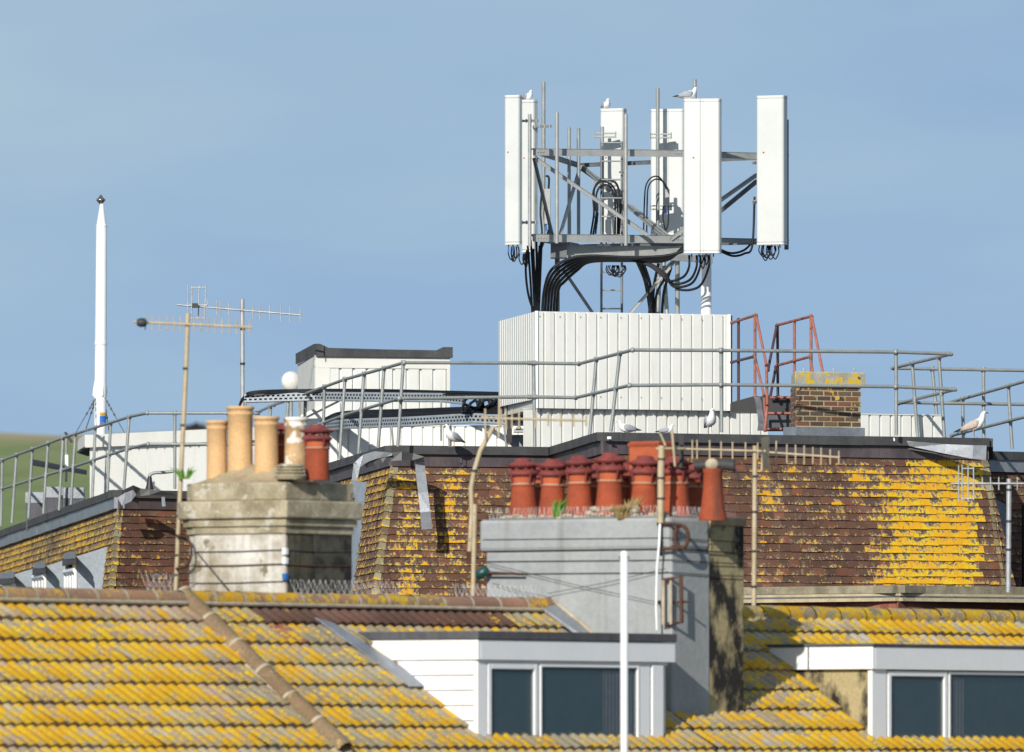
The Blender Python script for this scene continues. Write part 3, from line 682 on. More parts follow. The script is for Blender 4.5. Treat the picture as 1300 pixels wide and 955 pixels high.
# ------------------------------------------------------------ perforated cable trays and cables
def tray(label,path,h,d_in=.3):
    th=thing('cable_tray',W(*path[0]),label,'cable tray','perforated cable trays on the flat roof')
    m=MB(); P=[W(*p) for p in path]
    for a,b in zip(P,P[1:]):
        Ln=(b-a).length; u=(b-a)/Ln; k=max(2,int(Ln/.075)); H=Vector((0,0,-h))
        # front flange with real slots: three bars and short bridges
        m.prism([a+H*.02+Vector((0,.03,0)),b+H*.02+Vector((0,.03,0)),b+H*.98+Vector((0,.03,0)),a+H*.98+Vector((0,.03,0))],(0,.004,0)) if 0 else None
        ln=MB(); ln.prism([a+H*.02+Vector((0,.03,0)),b+H*.02+Vector((0,.03,0)),b+H*.98+Vector((0,.03,0)),a+H*.98+Vector((0,.03,0))],(0,.01,0)); ln.build('slot_dark_backing','cable',th)  # dark sheet painting shade into the slots, in place of laid cables
        for f0,f1 in ((0,.22),(.42,.58),(.78,1)):
            m.prism([a+H*f0,b+H*f0,b+H*f1,a+H*f1],(0,.008,0))
        for i in range(k):
            for f0,f1,of in ((.22,.42,0),(.58,.78,.5)):
                s=Ln*(i+of)/k; e=min(Ln,s+Ln/k*.45); m.prism([a+u*s+H*f0,a+u*e+H*f0,a+u*e+H*f1,a+u*s+H*f1],(0,.006,0))
        m.prism([a+H,b+H,b+H+Vector((0,d_in,0)),a+H+Vector((0,d_in,0))],(0,0,.004))
        m.prism([a+Vector((0,d_in,0)),b+Vector((0,d_in,0)),b+H+Vector((0,d_in,0)),a+H+Vector((0,d_in,0))],(0,.006,0))
    m.build('perforated_channel','tray_metal',th)
    return th
tr1=tray('upper perforated cable tray running below the dark edged shed',[(310,500,187),(400,497.5,187),(560,499,184.5),(590,502,184)],.13)
tr2=tray('lower perforated cable tray curving behind the gull on the parapet',[(403,536,186),(440,532,184),(520,529,182.2),(600,524.5,181),(668,528,180.5)],.14)
def brace(parent,pts,r=.018,mt='galv',name='support_leg'):
    m=MB(); m.tube([W(*p) for p in pts],r,6); m.build(name,mt,parent)
for px,y0,y1,d in ((412,547,600,184),(455,544,580,183),(497,541,575,182.4),(568,537,570,181.5),(640,540,570,180.6)): brace(tr2,[(px,y0,d),(px+3,y1,d)])
for px,d in ((312,187),(380,187),(560,184.5)): brace(tr1,[(px,510,d),(px,560,d)])
def cables(label,paths,r=.02,group=None,name='cable_bundle',cat='cables'):
    p0=W(*paths[0][0]); th=thing(name,p0,label,cat,group)
    for k,p in enumerate(paths):
        rr=r[k] if isinstance(r,list) else r
        m=MB(); m.tube(smooth_path([W(*q) for q in p],7),rr,6); m.build('cable','cable',th)
    return th
def fan(path,n,dy,dd,jx=0):
    return [[(x+jx*k,y+dy*k+random.uniform(-.4,.4),d+dd*k) for x,y,d in path] for k in range(n)]
cables('black cables lying along the upper cable tray',fan([(302,520,187.2),(309,504,187.1),(325,497,187),(400,494.5,187),(480,495,186),(560,497,184.6),(640,499,182.5)],3,1.7,-.03,0),.014)
cables('black cables lying along the lower cable tray',fan([(396,545,186.2),(415,531,185.8),(440,523,184.5),(520,521,182.5),(600,518,181.2),(655,518,180.7),(676,535,180.4)],5,1.9,-.03))
random.seed(8)
tang=[]
for k in range(16):
    x=590+random.uniform(0,55); tang.append([(x,503+random.uniform(0,6),181.2),(x+random.uniform(-8,8),508+random.uniform(0,8),181.0+random.uniform(-.2,.2)),(x+random.uniform(-14,14),518+random.uniform(-4,6),181.1+random.uniform(-.2,.2)),(x+random.uniform(-10,12),528+random.uniform(-6,3),181.2)])
cables('tangle of black cable loops left of the tall white housing',tang,.022)
tt=thing('tray_support',W(640,567,180.2),'dark bracket and trestle carrying the tray end beside the rail post','bracket')
m=MB(); m.box(W(643,562,180.3),W(650,505,180.45)); m.build('upright','black_sheet',tt)
m=MB(); m.box(W(652,549,180.2),W(666,545,180.5)); m.box(W(655,546,180.2),W(662,543,180.5)); m.build('insulator_plate','galv_light',tt)
m=MB(); m.prism([W(640,552,180.6),W(670,552,180.6),W(680,567,180.6),W(650,567,180.6)],(0,.2,0)); m.build('base_plate','grey_board',tt)

# ------------------------------------------------------------ antenna frame
DOFF=4.5
DF=173.5
fr=thing('steel_mast_frame',W(770,398,174.5),'galvanised triangular steel frame on legs carrying the white antenna panels','antenna frame')
def beam(a,b,h,wd,mt,name='beam',parent=fr,boltn=0):
    a=W(*a); b=W(*b); u=(b-a); s=Vector((u.y,-u.x,0)).normalized(); 
    if u.length<.01: return
    if abs(u.normalized().z)>.95: s=Vector((1,0,0))
    up=u.normalized().cross(s).normalized(); 
    if up.z<0: up=-up
    m=MB()
    # angle section: vertical leaf and top leaf
    m.prism([a-up*h/2,b-up*h/2,b+up*h/2,a+up*h/2],s*(-.012))
    m.prism([a+up*h/2,b+up*h/2,b+up*(h/2-.012),a+up*(h/2-.012)],s*(-wd))
    if boltn:
        for i in range(boltn):
            for e in (0,1):
                p=a.lerp(b,(.03+.018*i) if e==0 else 1-(.03+.018*i)); m.ball(p+s*.004,.011,4)
    return m.build(name,mt,parent)
TL=(677,193,DF); TR_=(998,199,174.9); TA=(735,210,177.4)
BL=(677,302,DF); BR=(998,307,174.9); BA=(735,313,177.4)
beam(TL,(870,195,174.3),.10,.08,'galv_light',boltn=3); beam((870,195.5,174.3),TR_,.09,.08,'galv',boltn=2)
beam((679,192,DF+.1),TA,.08,.07,'galv_dark'); beam(TA,TR_,.06,.07,'galv_dark')
beam(BL,(870,304,174.3),.11,.09,'galv_light',boltn=4); beam((870,304,174.3),BR,.07,.08,'galv',boltn=2)
beam(BL,BA,.08,.07,'galv_dark'); beam(BA,BR,.06,.07,'galv_dark')
# box channels under the frame
m=MB(); a=W(702,311,173.9); b=W(870,313,174.4); m.prism([a,b,b-Vector((0,0,.14)),a-Vector((0,0,.14))],(0,.12,0)); m.build('base_channel','galv_light',fr)
m=MB(); a=W(700,309,173.85); m.box((a.x-.01,a.y,a.z-.2),(a.x+.22,a.y+.5,a.z)); m.build('base_channel','galv_dark',fr)
m=MB(); a=W(845,322,174.2); b=W(905,326,174.6); m.prism([a,b,b-Vector((0,0,.09)),a-Vector((0,0,.09))],(0,.1,0)); m.build('base_channel','galv_light',fr)
def rod(a,b,r,mt='galv',name='brace',parent=fr,n=8):
    m=MB(); m.tube([W(*a),W(*b)],r,n); return m.build(name,mt,parent)
def bar(a,b,h,mt,name='brace'):
    return beam(a,b,h,.05,mt,name)
bar((681,202,173.6),(822,298,173.9),.055,'galv_light'); bar((680,203,173.8),(703,300,175.5),.06,'galv_dark')
bar((735,212,177.3),(709,300,175.6),.05,'galv_light'); bar((738,212,177.3),(840,300,174.6),.045,'galv')
bar((799,262,175.8),(846,300,174.6),.045,'galv_light'); bar((735,212,177.3),(760,230,177),.06,'galv_dark')
bar((905,262,174.2),(962,222,174.7),.05,'galv_light'); bar((905,277,174.8),(962,230,175.2),.055,'galv_dark')
bar((852,304,174.2),(884,279,174.3),.05,'galv_light')
bar((716,343,174.4),(754,399,175.2),.05,'galv_dark'); bar((798,400,174.8),(852,338,174.5),.045,'galv_light')
bar((838,352,174.6),(868,320,174.9),.05,'galv_light')
for a,b,r,mt in (((707.5,325,174.3),(707.5,402,174.4),.035,'galv_dark'),((860,318,174.4),(860,402,174.5),.033,'galv'),((837,325,176),(835,404,176),.035,'galv'),((842,325,175),(847,403,174.9),.03,'galv')):
    rod(a,b,r,mt,'leg')
# vertical aerial poles clamped to the frame
for px,y0,y1,d,r,mt in ((690,104,303,176.4,.029,'galv'),(707,143,309,173.35,.028,'galv_light'),(722.5,162,300,176.6,.026,'galv'),(734.5,163,300,176.9,.026,'galv'),
     (672.5,145,313,172.7,.027,'galv_light'),(794.5,145,312,173.75,.027,'galv_light'),(882,101,140,174.9,.028,'galv'),(998.5,152,317,174.7,.033,'galv_dark')):
    rod((px,y0,d),(px,y1,d),r,mt,'pole',n=10)
rod((723,268,176.6),(723,330,176.5),.024,'galv','pole')
# ladder
ld=thing('access_ladder',W(776,398,175.6),'narrow metal ladder standing in the middle of the antenna frame','ladder')
for px in (763.5,789.5): m=MB(); m.tube([W(px,180,176.2),W(px,402,175.6)],.02,6); m.build('stile','galv_dark',ld)
for i in range(10):
    y=392-i*23.4; m=MB(); m.tube([W(763.5,y,175.7),W(789.5,y,175.7)],.011,6); m.build('rung','galv',ld)
# white support tube
wt=MB(); wt.lathe([(.075,0),(.075,.97)],W(896.5,401.5,173.95),20); o=wt.build('support_tube','white_paint'); tag(o,'plain white round tube standing behind the widest antenna panel','tube')

def antenna(px0,px1,y0,y1,d,yaw,label,depth=.16,crease=False,pole=None,clamps=True,drip=3):
    a=W(px0,y1,d); b=W(px1,y0,d); wd=(b.x-a.x)/math.cos(R(yaw))*.97; h=b.z-a.z; c=Vector(((a.x+b.x)/2,a.y,a.z))
    th=thing('mobile_antenna',c,label,'antenna panel','white antenna panels on the frame')
    Mx=Matrix.Translation(c)@Matrix.Rotation(R(yaw),4,'Z')
    w2=wd/2; q=min(.028,w2*.3)
    pr=[(-w2,depth),(-w2,q),(-w2+q*.4,q*.3),(-w2+q,0)]
    if crease: pr+=[(-.028,0),(-.010,.014),(.010,.014),(.028,0)]
    pr+=[(w2-q,0),(w2-q*.4,q*.3),(w2,q),(w2,depth)]
    m=MB(); m.prism([Mx@Vector((x,y,0)) for x,y in pr],(0,0,h)); m.build('radome',"panel_shell",th)
    m=MB()
    for z in (-.012,h): 
        m.prism([Mx@Vector((x*1.015,(y-depth/2)*1.02+depth/2,z)) for x,y in pr],(0,0,.012))
    m.build('end_cap','cream_panel',th)
    for k in range(drip):
        x=-w2*.6+1.2*w2*k/max(1,drip-1); p=Mx@Vector((x,depth*.5,-.012)); m=MB(); m.tube([p,p-Vector((0,0,.05))],.011,6); m.build('connector','galv_dark',th)
        if k<2: m=MB(); p=p-Vector((0,0,.048)); m.tube([p,p-Vector((0,0,.06))],.012,6); m.build('blue_sleeve','blue_plastic',th)
    m=MB(); p=Mx@Vector((-w2*.45,-.001,h*.62)); m.box((p.x-.012,p.y-.003,p.z-.01),(p.x+.012,p.y+.004,p.z+.01)); m.build('maker_mark','terracotta_light',th)
    for z in (.018,h-.03):
        m=MB(); m.prism([Mx@Vector((x*1.006,(y-depth/2)*1.008+depth/2,z)) for x,y in pr],(0,0,.01)); m.build('seam_band','galv_light',th)
    if pole:
        px,py0,py1,dp=pole; 
        m=MB(); m.tube([W(px,py0,dp),W(px,py1,dp)],.028,10); m.build('mounting_pole','galv',th)
        for y in (clamps if isinstance(clamps,tuple) else (172,285)):
            m=MB(); e0=W(px-10,y,dp-.02); e1=W(px+17,y,dp-.02)
            m.prism([e0,e1,e1+Vector((0,0,.018)),e0+Vector((0,0,.018))],(0,.10,0)); 
            m.prism([e0-Vector((0,0,.05)),e1-Vector((0,0,.05)),e1+Vector((0,0,-.032)),e0+Vector((0,0,-.032))],(0,.10,0))
            for q in (e0,e1): m.tube([q-Vector((0,0,.06)),q+Vector((0,0,.03))],.012,6)
            m.build('clamp','galv_light',th)
    return th
antenna(639.5,659,122,309.5,172.9,-26,'leftmost narrow white antenna panel, end of the frame',.10,pole=None)
antenna(661,677.5,128,319,174.6,-30,'narrow white antenna panel tucked right beside the leftmost one, gull on top',.12)
antenna(761,791,139,300,176.5,-24,'white antenna panel behind the ladder with a gull sitting on top',.14,pole=(764.5,161,300,176.2),clamps=(170,232))
antenna(825,868,139.5,297,175.9,-14,'creased white antenna panel half hidden behind the widest one',.16,True,pole=(835,112,300,175.6),clamps=(171,262))
antenna(867,914.5,126.5,320.5,173.0,-8,'widest white antenna panel in front with a long centre crease and gull',.20,True,drip=4)
antenna(959.5,995,122.5,309.5,174.1,-20,'rightmost white antenna panel standing alone at the end of the frame',.17)
# clamp arms for the two left panels
cl=fr
for y,x0,x1,d in ((155,659,684,173.2),(162,676,701,174.5),(284,660,683,173.3),(208,955,963,174.2),(258,955,962,174.2),(306,985,1000,174.4)):
    m=MB(); a=W(x0,y,d); b=W(x1,y-.5,d+.2); m.prism([a,b,b+Vector((0,0,.03)),a+Vector((0,0,.03))],(0,.07,0)); 
    for k in range(4): 
        p=a.lerp(b,(k+.5)/4); m.tube([p-Vector((0,0,.012)),p+Vector((0,.0,.042))],.01,5)
    m.build('clamp_arm','galv_light',fr)
# remote units on the inner panels
for px,y0,y1,d,lab in ((756,252,268,176.0,'small grey amplifier box beside the ladder panel'),(846,240,262,175.4,'small grey amplifier box on the creased inner panel'),(695,240,285,176.2,'small grey amplifier box on the tall thin left pole')):
    a=W(px-4,y1,d); b=W(px+4,y0,d); th=thing('amplifier_box',a,lab,'amplifier box','amplifier boxes on the frame')
    m=MB(); m.box((a.x,a.y-.06,a.z),(b.x,b.y,b.z)); m.build('case','galv_light',th,.008)
    m=MB(); m.tube([(a.x+.025,a.y-.03,a.z),(a.x+.025,a.y-.03,a.z-.1)],.013,6); m.tube([(b.x-.02,a.y-.03,a.z),(b.x-.02,a.y-.03,a.z-.16)],.013,6); m.build('blue_sleeves','blue_plastic',th)
random.seed(3)
big=[]
for k in range(6):
    o=k*3.3; d=173.6+.08*k
    big.append([(871+0*k,318-1.5*k,d),(845,325+o*.35,d),(800,327+o*.25,d),(750,325+o*.45,d),(722+o*.6,329+o*.9,d),(700+o*1.0,343+o*.9,d),(691+o*1.1,368,d+.2),(688+o*1.1,402,d+.4)])
cables('thick black cable bundle sweeping under the frame and down to the left',big,.0215)
cables('black cables hanging down from the left end of the frame',[[(x,y0,173.8),(x+dx*.5,350,173.9),(x+dx,402,174.2)] for x,y0,dx in ((670,312,6),(674,305,5),(677,316,3),(681,305,1),(685,312,-2),(688,300,-4))]+
   [[(669,318,173.7),(667.5,345,173.8),(671,375,174),(680,402,174.2)]],.018)
bl=[]
for k,(x,yy) in enumerate(((875,324),(884.5,324),(889,324),(900,324))):
    bl.append([(x,yy,173.2),(x-.5,340,173.2),(x-8-k*1.5,352+k*4,173.4),(x-25-4*k,357+k*3.6,173.5),(845,348+k*2,173.6),(825,335+k,173.7),(800,330,173.8)])
cables('black drip loops curving below the widest antenna panel',bl,.018)
cables('black cables dropping from the frame behind the right brace',[[(808,331,174.4),(818,355,174.6),(823,380,174.8),(826,403,174.8)],[(812,331,174.4),(821,358,174.6),(828,403,174.8)],
   [(836,335,174.6),(830,365,174.8),(829,403,174.9)],[(850,345,174.7),(834,372,174.8),(832,403,174.9)],[(852,340,174.7),(843,370,174.9),(840,403,175)],[(816,331,174.4),(826,365,174.7),(824,403,174.8)]],.02)
cables('short sagging cables between the widest and rightmost panels',[[(912,318,174),(930,325,174.2),(945,322,174.3),(955,312,174.3),(958,250,174.4)],[(912,316,174),(928,321.5,174.2),(944,318,174.3),(955,308,174.3)]],.016)
def loops(label,cx,cy,d,n,w_,h):
    P=[]
    for k in range(n):
        x=cx+random.uniform(-w_*.5,w_*.5); ww=random.uniform(.25,.6)*w_; hh=h*random.uniform(.6,1)
        P.append([(x-ww/2,cy,d),(x-ww/2-.8,cy+hh*.5,d+.02),(x,cy+hh,d+.03),(x+ww/2+.8,cy+hh*.5,d+.05),(x+ww/2,cy,d+.06)])
    cables(label,P,.009)
loops('thin cable loops hanging under the rightmost panel',978,312,174.2,7,18,20)
loops('thin cable loops hanging under the leftmost panel',653,313,173,4,10,20)
loops('thin cable loops hanging under the second panel from the left',665,322,174.4,4,9,18)
loops('coil of thin cable hanging above the ladder rungs',777,337,174.4,8,22,15)
loops('thin cable loops hanging under the widest panel',894,324,173.2,3,9,18)
cables('looped black cables beside the ladder on the inner panel',[[(750,298,176),(754,270,175.9),(753,245,175.9),(760,232,175.9),(770,231,175.9),(780,240,175.9),(784,262,175.9),(784,298,176)],
  [(753,298,176),(757,272,175.9),(757,248,175.9),(763,236,175.9),(773,236,175.9),(779,246,175.9),(781,262,175.9),(781,298,176)],[(756,297,176),(759,270,175.9)],
  [(756,262,176),(754,242,175.9),(762,229,175.9),(774,229,175.9),(784,236,175.9),(787,262,175.9),(786,298,176)]],.016)
cables('looped black cables beside the amplifier on the creased panel',[[(817,297,175.3),(818,260,175.2),(820,236,175.2),(828,225,175.2),(838,226,175.2),(846,240,175.2)],[(821,297,175.3),(821.5,262,175.2),(823,238,175.2),(831,228,175.2),(841,230,175.2),(848,240,175.2)],
  [(842,262,175.3),(842,280,175.2),(846,298,175.2)],[(849,262,175.3),(848,285,175.2),(842,298,175.2)]],.012)
cables('black cables running down the tall thin left pole',[[(693,223,176.2),(697,228,176.2),(695,260,176.2),(697,290,176.2),(684,330,175.5),(684,402,174.8)],[(688,240,176.2),(686,270,176.2),(688,300,176),(681,340,175.2),(682,402,174.8)]],.015)
DOFF=0.0

# ------------------------------------------------------------ red-oxide hatch guards, hatch, duct
def redframe(label,segs):
    th=thing('hatch_guard',W(segs[0][0][0],545,175),label,'guard rail','red oxide guard rails round the roof hatch')
    for a,b,dk,nm in segs:
        m=MB(); m.tube([W(*a),W(*b)],.0205,8); m.ball(W(*a),.028,5); m.ball(W(*b),.028,5); m.build(nm,'red_oxide_dark' if dk else 'red_oxide',th)
redframe('left red oxide guard rail beside the tall white housing',[((929,410,177.5),(959.5,400,175.4),0,'top_rail'),((937.5,406,177),(937.5,509,177),1,'post'),((958.5,400,175.4),(958.5,503,175.4),0,'post'),
 ((960,401,175.4),(973,464,174.9),0,'stay'),((973,464,174.9),(974,515,174.9),0,'stay'),((974,515,174.9),(971,546,174.8),0,'stay'),((929,460,177.5),(956.5,453,175.6),1,'middle_rail'),((958,451,175.4),(970,503,175),0,'stay'),((970,503,175),(972,546,175),0,'stay')])
redframe('right red oxide guard rail behind the brick chimney stack',[((986.5,413,178),(1030,401.5,176),0,'top_rail'),((987,413,178),(987.5,503,178),1,'post'),((986,414,178),(975,470,177.4),1,'stay'),((1008.5,408,177),(1008.5,545,177),0,'post'),
 ((1029.5,401,176),(1030,490,176),0,'post'),((1030.5,402,176),(1045,475,175.4),0,'stay'),((986.5,464,178),(1028,453,176),0,'middle_rail'),((1028.5,452,176),(1034,490,175.6),0,'stay'),((985,466,178),(978,503,177.4),1,'stay')])
th=thing('roof_hatch',W(985,548,175.6),'open dark roof hatch with red frame left of the brick stack','hatch')
m=MB(); m.prism([W(928,511,176.8),W(957,503,176.8),W(1006,505,176.8),W(1006,523,176.8),W(928,523,176.8)],(0,.8,0)); m.build('hatch_lid','black_sheet',th)
m=MB(); m.prism([W(974,525,175.8),W(1004,525,175.8),W(1004,547,175.8),W(974,547,175.8)],(0,.3,0)); m.build('opening','dark_board',th)
m=MB()
for a,b in (((971,525,175.6),(1005,525,175.6)),((971,545,175.6),(1005,545,175.6)),((972,525,175.6),(972,547,175.6)),((978,505,176.7),(1006,505,176.7))): m.tube([W(*a),W(*b)],.022,4)
m.build('frame','red_oxide',th)
th=thing('bent_duct',W(964,547,174.9),'crumpled silver duct strip leaning beside the roof hatch','duct')
random.seed(4)
m=MB(); pts=[(961,504,7),(963,512,8),(964,520,7.5),(966,530,8),(967,538,9),(967,547,11)]
for i in range(len(pts)-1):
    a,b=pts[i],pts[i+1]; j=random.uniform(-.03,.03)
    m.add([W(a[0]-a[2]/2,a[1],174.9+j),W(a[0]+a[2]/2,a[1],174.95),W(b[0]+b[2]/2,b[1],174.95),W(b[0]-b[2]/2,b[1],174.9-j),
           W(a[0]-a[2]/2,a[1],175.0),W(a[0]+a[2]/2,a[1],175.0),W(b[0]+b[2]/2,b[1],175.0),W(b[0]-b[2]/2,b[1],175.0)],[(0,1,2,3),(4,7,6,5),(0,3,7,4),(1,5,6,2)])
m.build('duct','lead_pale',th)

# ------------------------------------------------------------ small brick stack on the roof
bs=thing('brick_chimney_stack',W(1049,549,170.8),'short brick stack with lichened concrete cap on the front parapet','chimney')
random.seed(9)
c0=PL(1010.5,170.6); c1=PL(1092.5,171.2); cL=PL(1004,172.0); t=un(c0,c1); n=Vector((t.y,-t.x)); tl=un(cL,c0); nl_=Vector((tl.y,-tl.x))
zb,zt_=W(1010,541,170.6).z-CZ,W(1010,489,170.6).z-CZ
m=MB(); solid(m,[c0,c1,c1-n*.9,cL],zb-.2,zt_); m.build('mortar_core','cream_mould',bs)
BC=[(.15,.075,.045),(.11,.07,.045),(.20,.085,.05),(.13,.09,.055),(.09,.06,.045)]
m=MB(); rows=8; g_=(zt_-zb)/rows
for face,(a,tt_,nn,Ln) in enumerate(((c0,t,n,(c1-c0).length),(cL,tl,nl_,(c0-cL).length))):
    for r in range(rows):
        s=-(.112 if r%2 else 0)
        while s<Ln:
            a0=max(s+.006,0.0); b0=min(s+.216,Ln)
            if b0-a0>.03:
                z0=zb+r*g_+.009; z1=zb+(r+1)*g_-.007; o=.003+random.uniform(0,.003)
                p=[a+tt_*a0+nn*o,a+tt_*b0+nn*o,a+tt_*b0-nn*.05,a+tt_*a0-nn*.05]
                m.prism([(q.x,q.y,CZ+z0) for q in p],(0,0,z1-z0),tint=jit(random.choice(BC),.2),lich=None)
            s+=.232
m.attr=True; m.build('brickwork','brick',bs)
m=MB(); solid(m,[cL-t*.03+n*.05,c0-t*.06+n*.06,c1+t*.04+n*.06,c1+t*.03-n*.95],zt_,zt_+.185); m.build('concrete_cap','concrete_cap',bs,.012)
m=MB(); solid(m,[c0-t*.03+n*.06,c1+t*.03+n*.06,c1-n*.3,c0-n*.3],zb-.2,zb-.01); m.build('lead_base','lead',bs)
m=MB(); 
for px in (1020,1058,1084): m.tube([W(px,470.5,170.9),W(px+1,468,170.9)],.014,6)
m.build('cap_lumps','concrete_cap',bs)

# ------------------------------------------------------------ gulls
def gull(px,py,d,yaw,label,sc=1.0,pose='stand',young=False,headdown=0):
    """feet (or belly) at (px,py,d); yaw 0 = facing right"""
    c=W(px,py,d); sit=pose=='sit'; lz=-.10 if sit else 0
    th=thing('gull',c,label,'gull','gulls resting on the roof')
    M0_=Matrix.Translation(c)@Matrix.Rotation(R(yaw),4,'Z')@Matrix.Scale(sc,4)
    Mx=M0_ if sit else M0_@Matrix(((1,0,0,0),(0,1,0,0),(.20,0,1,-.01),(0,0,0,1)))
    ML=M0_
    hz=-.03 if sit else 0
    spine=[(-.25,.145,.012,.006),(-.20,.155,.035,.018),(-.14,.165,.055,.045),(-.06,.175,.078,.072),(.02,.185,.086,.082),(.08,.205,.078,.080),(.115,.245+hz*.5,.056,.058),(.13,.285+hz,.043,.042),(.138,.315+hz,.041,.038),(.150,.335+hz,.040,.034),(.168,.345+hz,.030,.026),(.185,.343+hz,.012,.012)]
    m=MB(); vs=[]; n=14
    for i,(x,z,rw,rh) in enumerate(spine):
        a=spine[max(i-1,0)]; b=spine[min(i+1,len(spine)-1)]; tx,tz=b[0]-a[0],b[1]-a[1]; l=math.hypot(tx,tz); ux,uz=-tz/l,tx/l
        for j in range(n):
            q=2*math.pi*j/n; vs.append(Mx@Vector((x+ux*math.sin(q)*rh,math.cos(q)*rw,z+lz+uz*math.sin(q)*rh)))
    fs=[(i*n+j,i*n+(j+1)%n,(i+1)*n+(j+1)%n,(i+1)*n+j) for i in range(len(spine)-1) for j in range(n)]+[tuple(range(n)),tuple(range((len(spine)-1)*n,len(spine)*n))]
    m.add(vs,fs,smooth=True); m.build('body','gull_white',th)
    for sd_ in (-1,1):
        m=MB(); wsp=[(.09,.215,.010,.030),(.05,.205,.018,.058),(-.03,.195,.020,.062),(-.12,.18,.016,.045),(-.20,.165,.010,.024)]; vs=[]
        for i,(x,z,rw,rh) in enumerate(wsp):
            yy=(.070,.078,.074,.052,.030)[i]*sd_
            for j in range(10):
                q=2*math.pi*j/10; vs.append(Mx@Vector((x,yy+math.cos(q)*rw,z+lz+math.sin(q)*rh)))
        m.add(vs,[(i*10+j,i*10+(j+1)%10,(i+1)*10+(j+1)%10,(i+1)*10+j) for i in range(4) for j in range(10)]+[tuple(range(10)),tuple(range(40,50))],smooth=True)
        m.build('wing','gull_buff' if young else 'gull_grey',th)
        m=MB(); m.tube([Mx@Vector((-.18,.030*sd_,.168+lz)),Mx@Vector((-.25,.018*sd_,.155+lz)),Mx@Vector((-.30,.01*sd_,.148+lz))],[.02*sc,.014*sc,.004*sc],6); m.build('wing_tip','gull_black',th)
        m=MB(); m.ball(Mx@Vector((.166,.026*sd_,.352+lz+hz)),.0058*sc,5); m.build('eye','gull_black',th)
        if not sit:
            m=MB(); m.tube([ML@Vector((.005,.03*sd_,.12)),ML@Vector((.0,.032*sd_,.06)),ML@Vector((.008,.034*sd_,.0))],[.012*sc,.006*sc,.006*sc],6)
            m.prism([ML@Vector((0,.034*sd_,.002)),ML@Vector((.055,.014*sd_,.002)),ML@Vector((.06,.034*sd_,.002)),ML@Vector((.055,.056*sd_,.002))],(0,0,.006*sc)); m.build('leg','leg_pink',th)
    bk=0 if sit else -.2
    m=MB(); m.tube([Mx@Vector((.180,0,.340+lz+hz)),Mx@Vector((.205,0,.336+lz+hz+bk*.03)),Mx@Vector((.225,0,.328+lz+hz+bk*.055))],[.011*sc,.009*sc,.003*sc],6); m.build('beak','gull_black' if young else 'beak_yellow',th)
gull(575,567.5,174.4,-135,'white and grey gull standing facing left on the middle parapet',.80)
gull(901,549,168.95,-75,'white gull standing front on, on the parapet below the tall white housing',.82)
gull(1236,555.5,170.85,-12,'pale gull with buff wings standing on the right end of the parapet',.92,young=True)
gull(796,549.5,168.5,200,'gull lying down on the parapet edge left of centre, head turned',.70,'sit')
gull(846,551,168.9,-20,'gull lying low behind the parapet above the chimney pots',.55,'sit')
gull(873,126,177.65,8,'gull crouching on top of the widest antenna panel, facing right',.72,'sit')
gull(769,138.5,181.1,-70,'gull sitting on the antenna panel behind the ladder',.62,'sit')
gull(670,127.5,179.2,-60,'gull sitting on the narrow panel second from the left',.60,'sit')

# ------------------------------------------------------------ front terrace (two houses): ridge frame
# u runs along the ridge towards the near left, v runs down the front slope
ZR=1.815; TP=math.tan(R(35))
def UV(u,v,z): return Vector((.4-.6*u+.8*v,129-.8*u-.6*v,CZ+z))
def v_at(px,u): p=(px-650)/F; return (p*(129-.8*u)-.4+.6*u)/(.8+.6*p)
def u_at(px,v): p=(px-650)/F; return (.4+.8*v-p*(129-.6*v))/(.6-.8*p)
def plane_uv(px,py,off=0):
    p=(px-650)/F; q=(HZ-py)/F
    a11,a12,b1=-.6+.8*p,.8+.6*p,p*129-.4
    a21,a22,b2=.8*q,-TP+.6*q,q*129-ZR-off
    D=a11*a22-a12*a21; return (b1*a22-a12*b2)/D,(a11*b2-a21*b1)/D
def uvbox(m,u0,u1,v0,v1,z0,z1): m.prism([UV(u0,v0,z0),UV(u1,v0,z0),UV(u1,v1,z0),UV(u0,v1,z0)],(0,0,z1-z0))
def roof_slope(parent,u0,u1,v1,dens,tintf,seed,v0=0):
    random.seed(seed); m=MB(); gv=.36*math.cos(R(35)); rl=.16; ns=8
    nrow=int((v1-v0)/gv)+1; sl=R(35); nv=Vector((.8*math.sin(sl),-.6*math.sin(sl),math.cos(sl)))
    for r in range(nrow):
        va=v0+r*gv; vb=va+gv*1.0; k0=int((u1-u0)/(2*rl))
        for k in range(k0):
            ub=u0+k*2*rl; cc=UV(ub+rl,(va+vb)/2,ZR-(va+vb)/2*TP); pp=proj(cc); dd=dens(*pp)+random.uniform(-.05,.05); ti=jit(tintf(*pp),.12)
            lift=random.uniform(-.004,.006); ang=random.uniform(-.006,.006)
            vs=[]; fs=[]; lf=[]
            for i in range(ns*2+1):
                uu=ub+2*rl*i/(ns*2); h=.027*(abs(math.sin(math.pi*(i/ns)))**1.2)
                if i==ns*2: h=0
                top=UV(uu,va,ZR-va*TP)+nv*(h+.002); bot=UV(uu,vb+.008,ZR-vb*TP)+nv*(h+.030+lift+ang*i/ns); und=UV(uu,vb+.008,ZR-vb*TP)+nv*(h+.008)
                vs+=[top,bot,und]
            for i in range(ns*2):
                q=3*i; fs.append((q,q+3,q+4,q+1)); lf.append(((dd,.2),(dd,.2),(dd,.75),(dd,.75))); fs.append((q+1,q+4,q+5,q+2)); lf.append(((-.3,.3),)*4)
            m.add(vs,fs,smooth=False,tint=ti,lich=lf)
            for j in range(len(fs)): m.sm[-1-j]=(j%2==1)
    m.build('tiled_slope','roof_tile',parent)
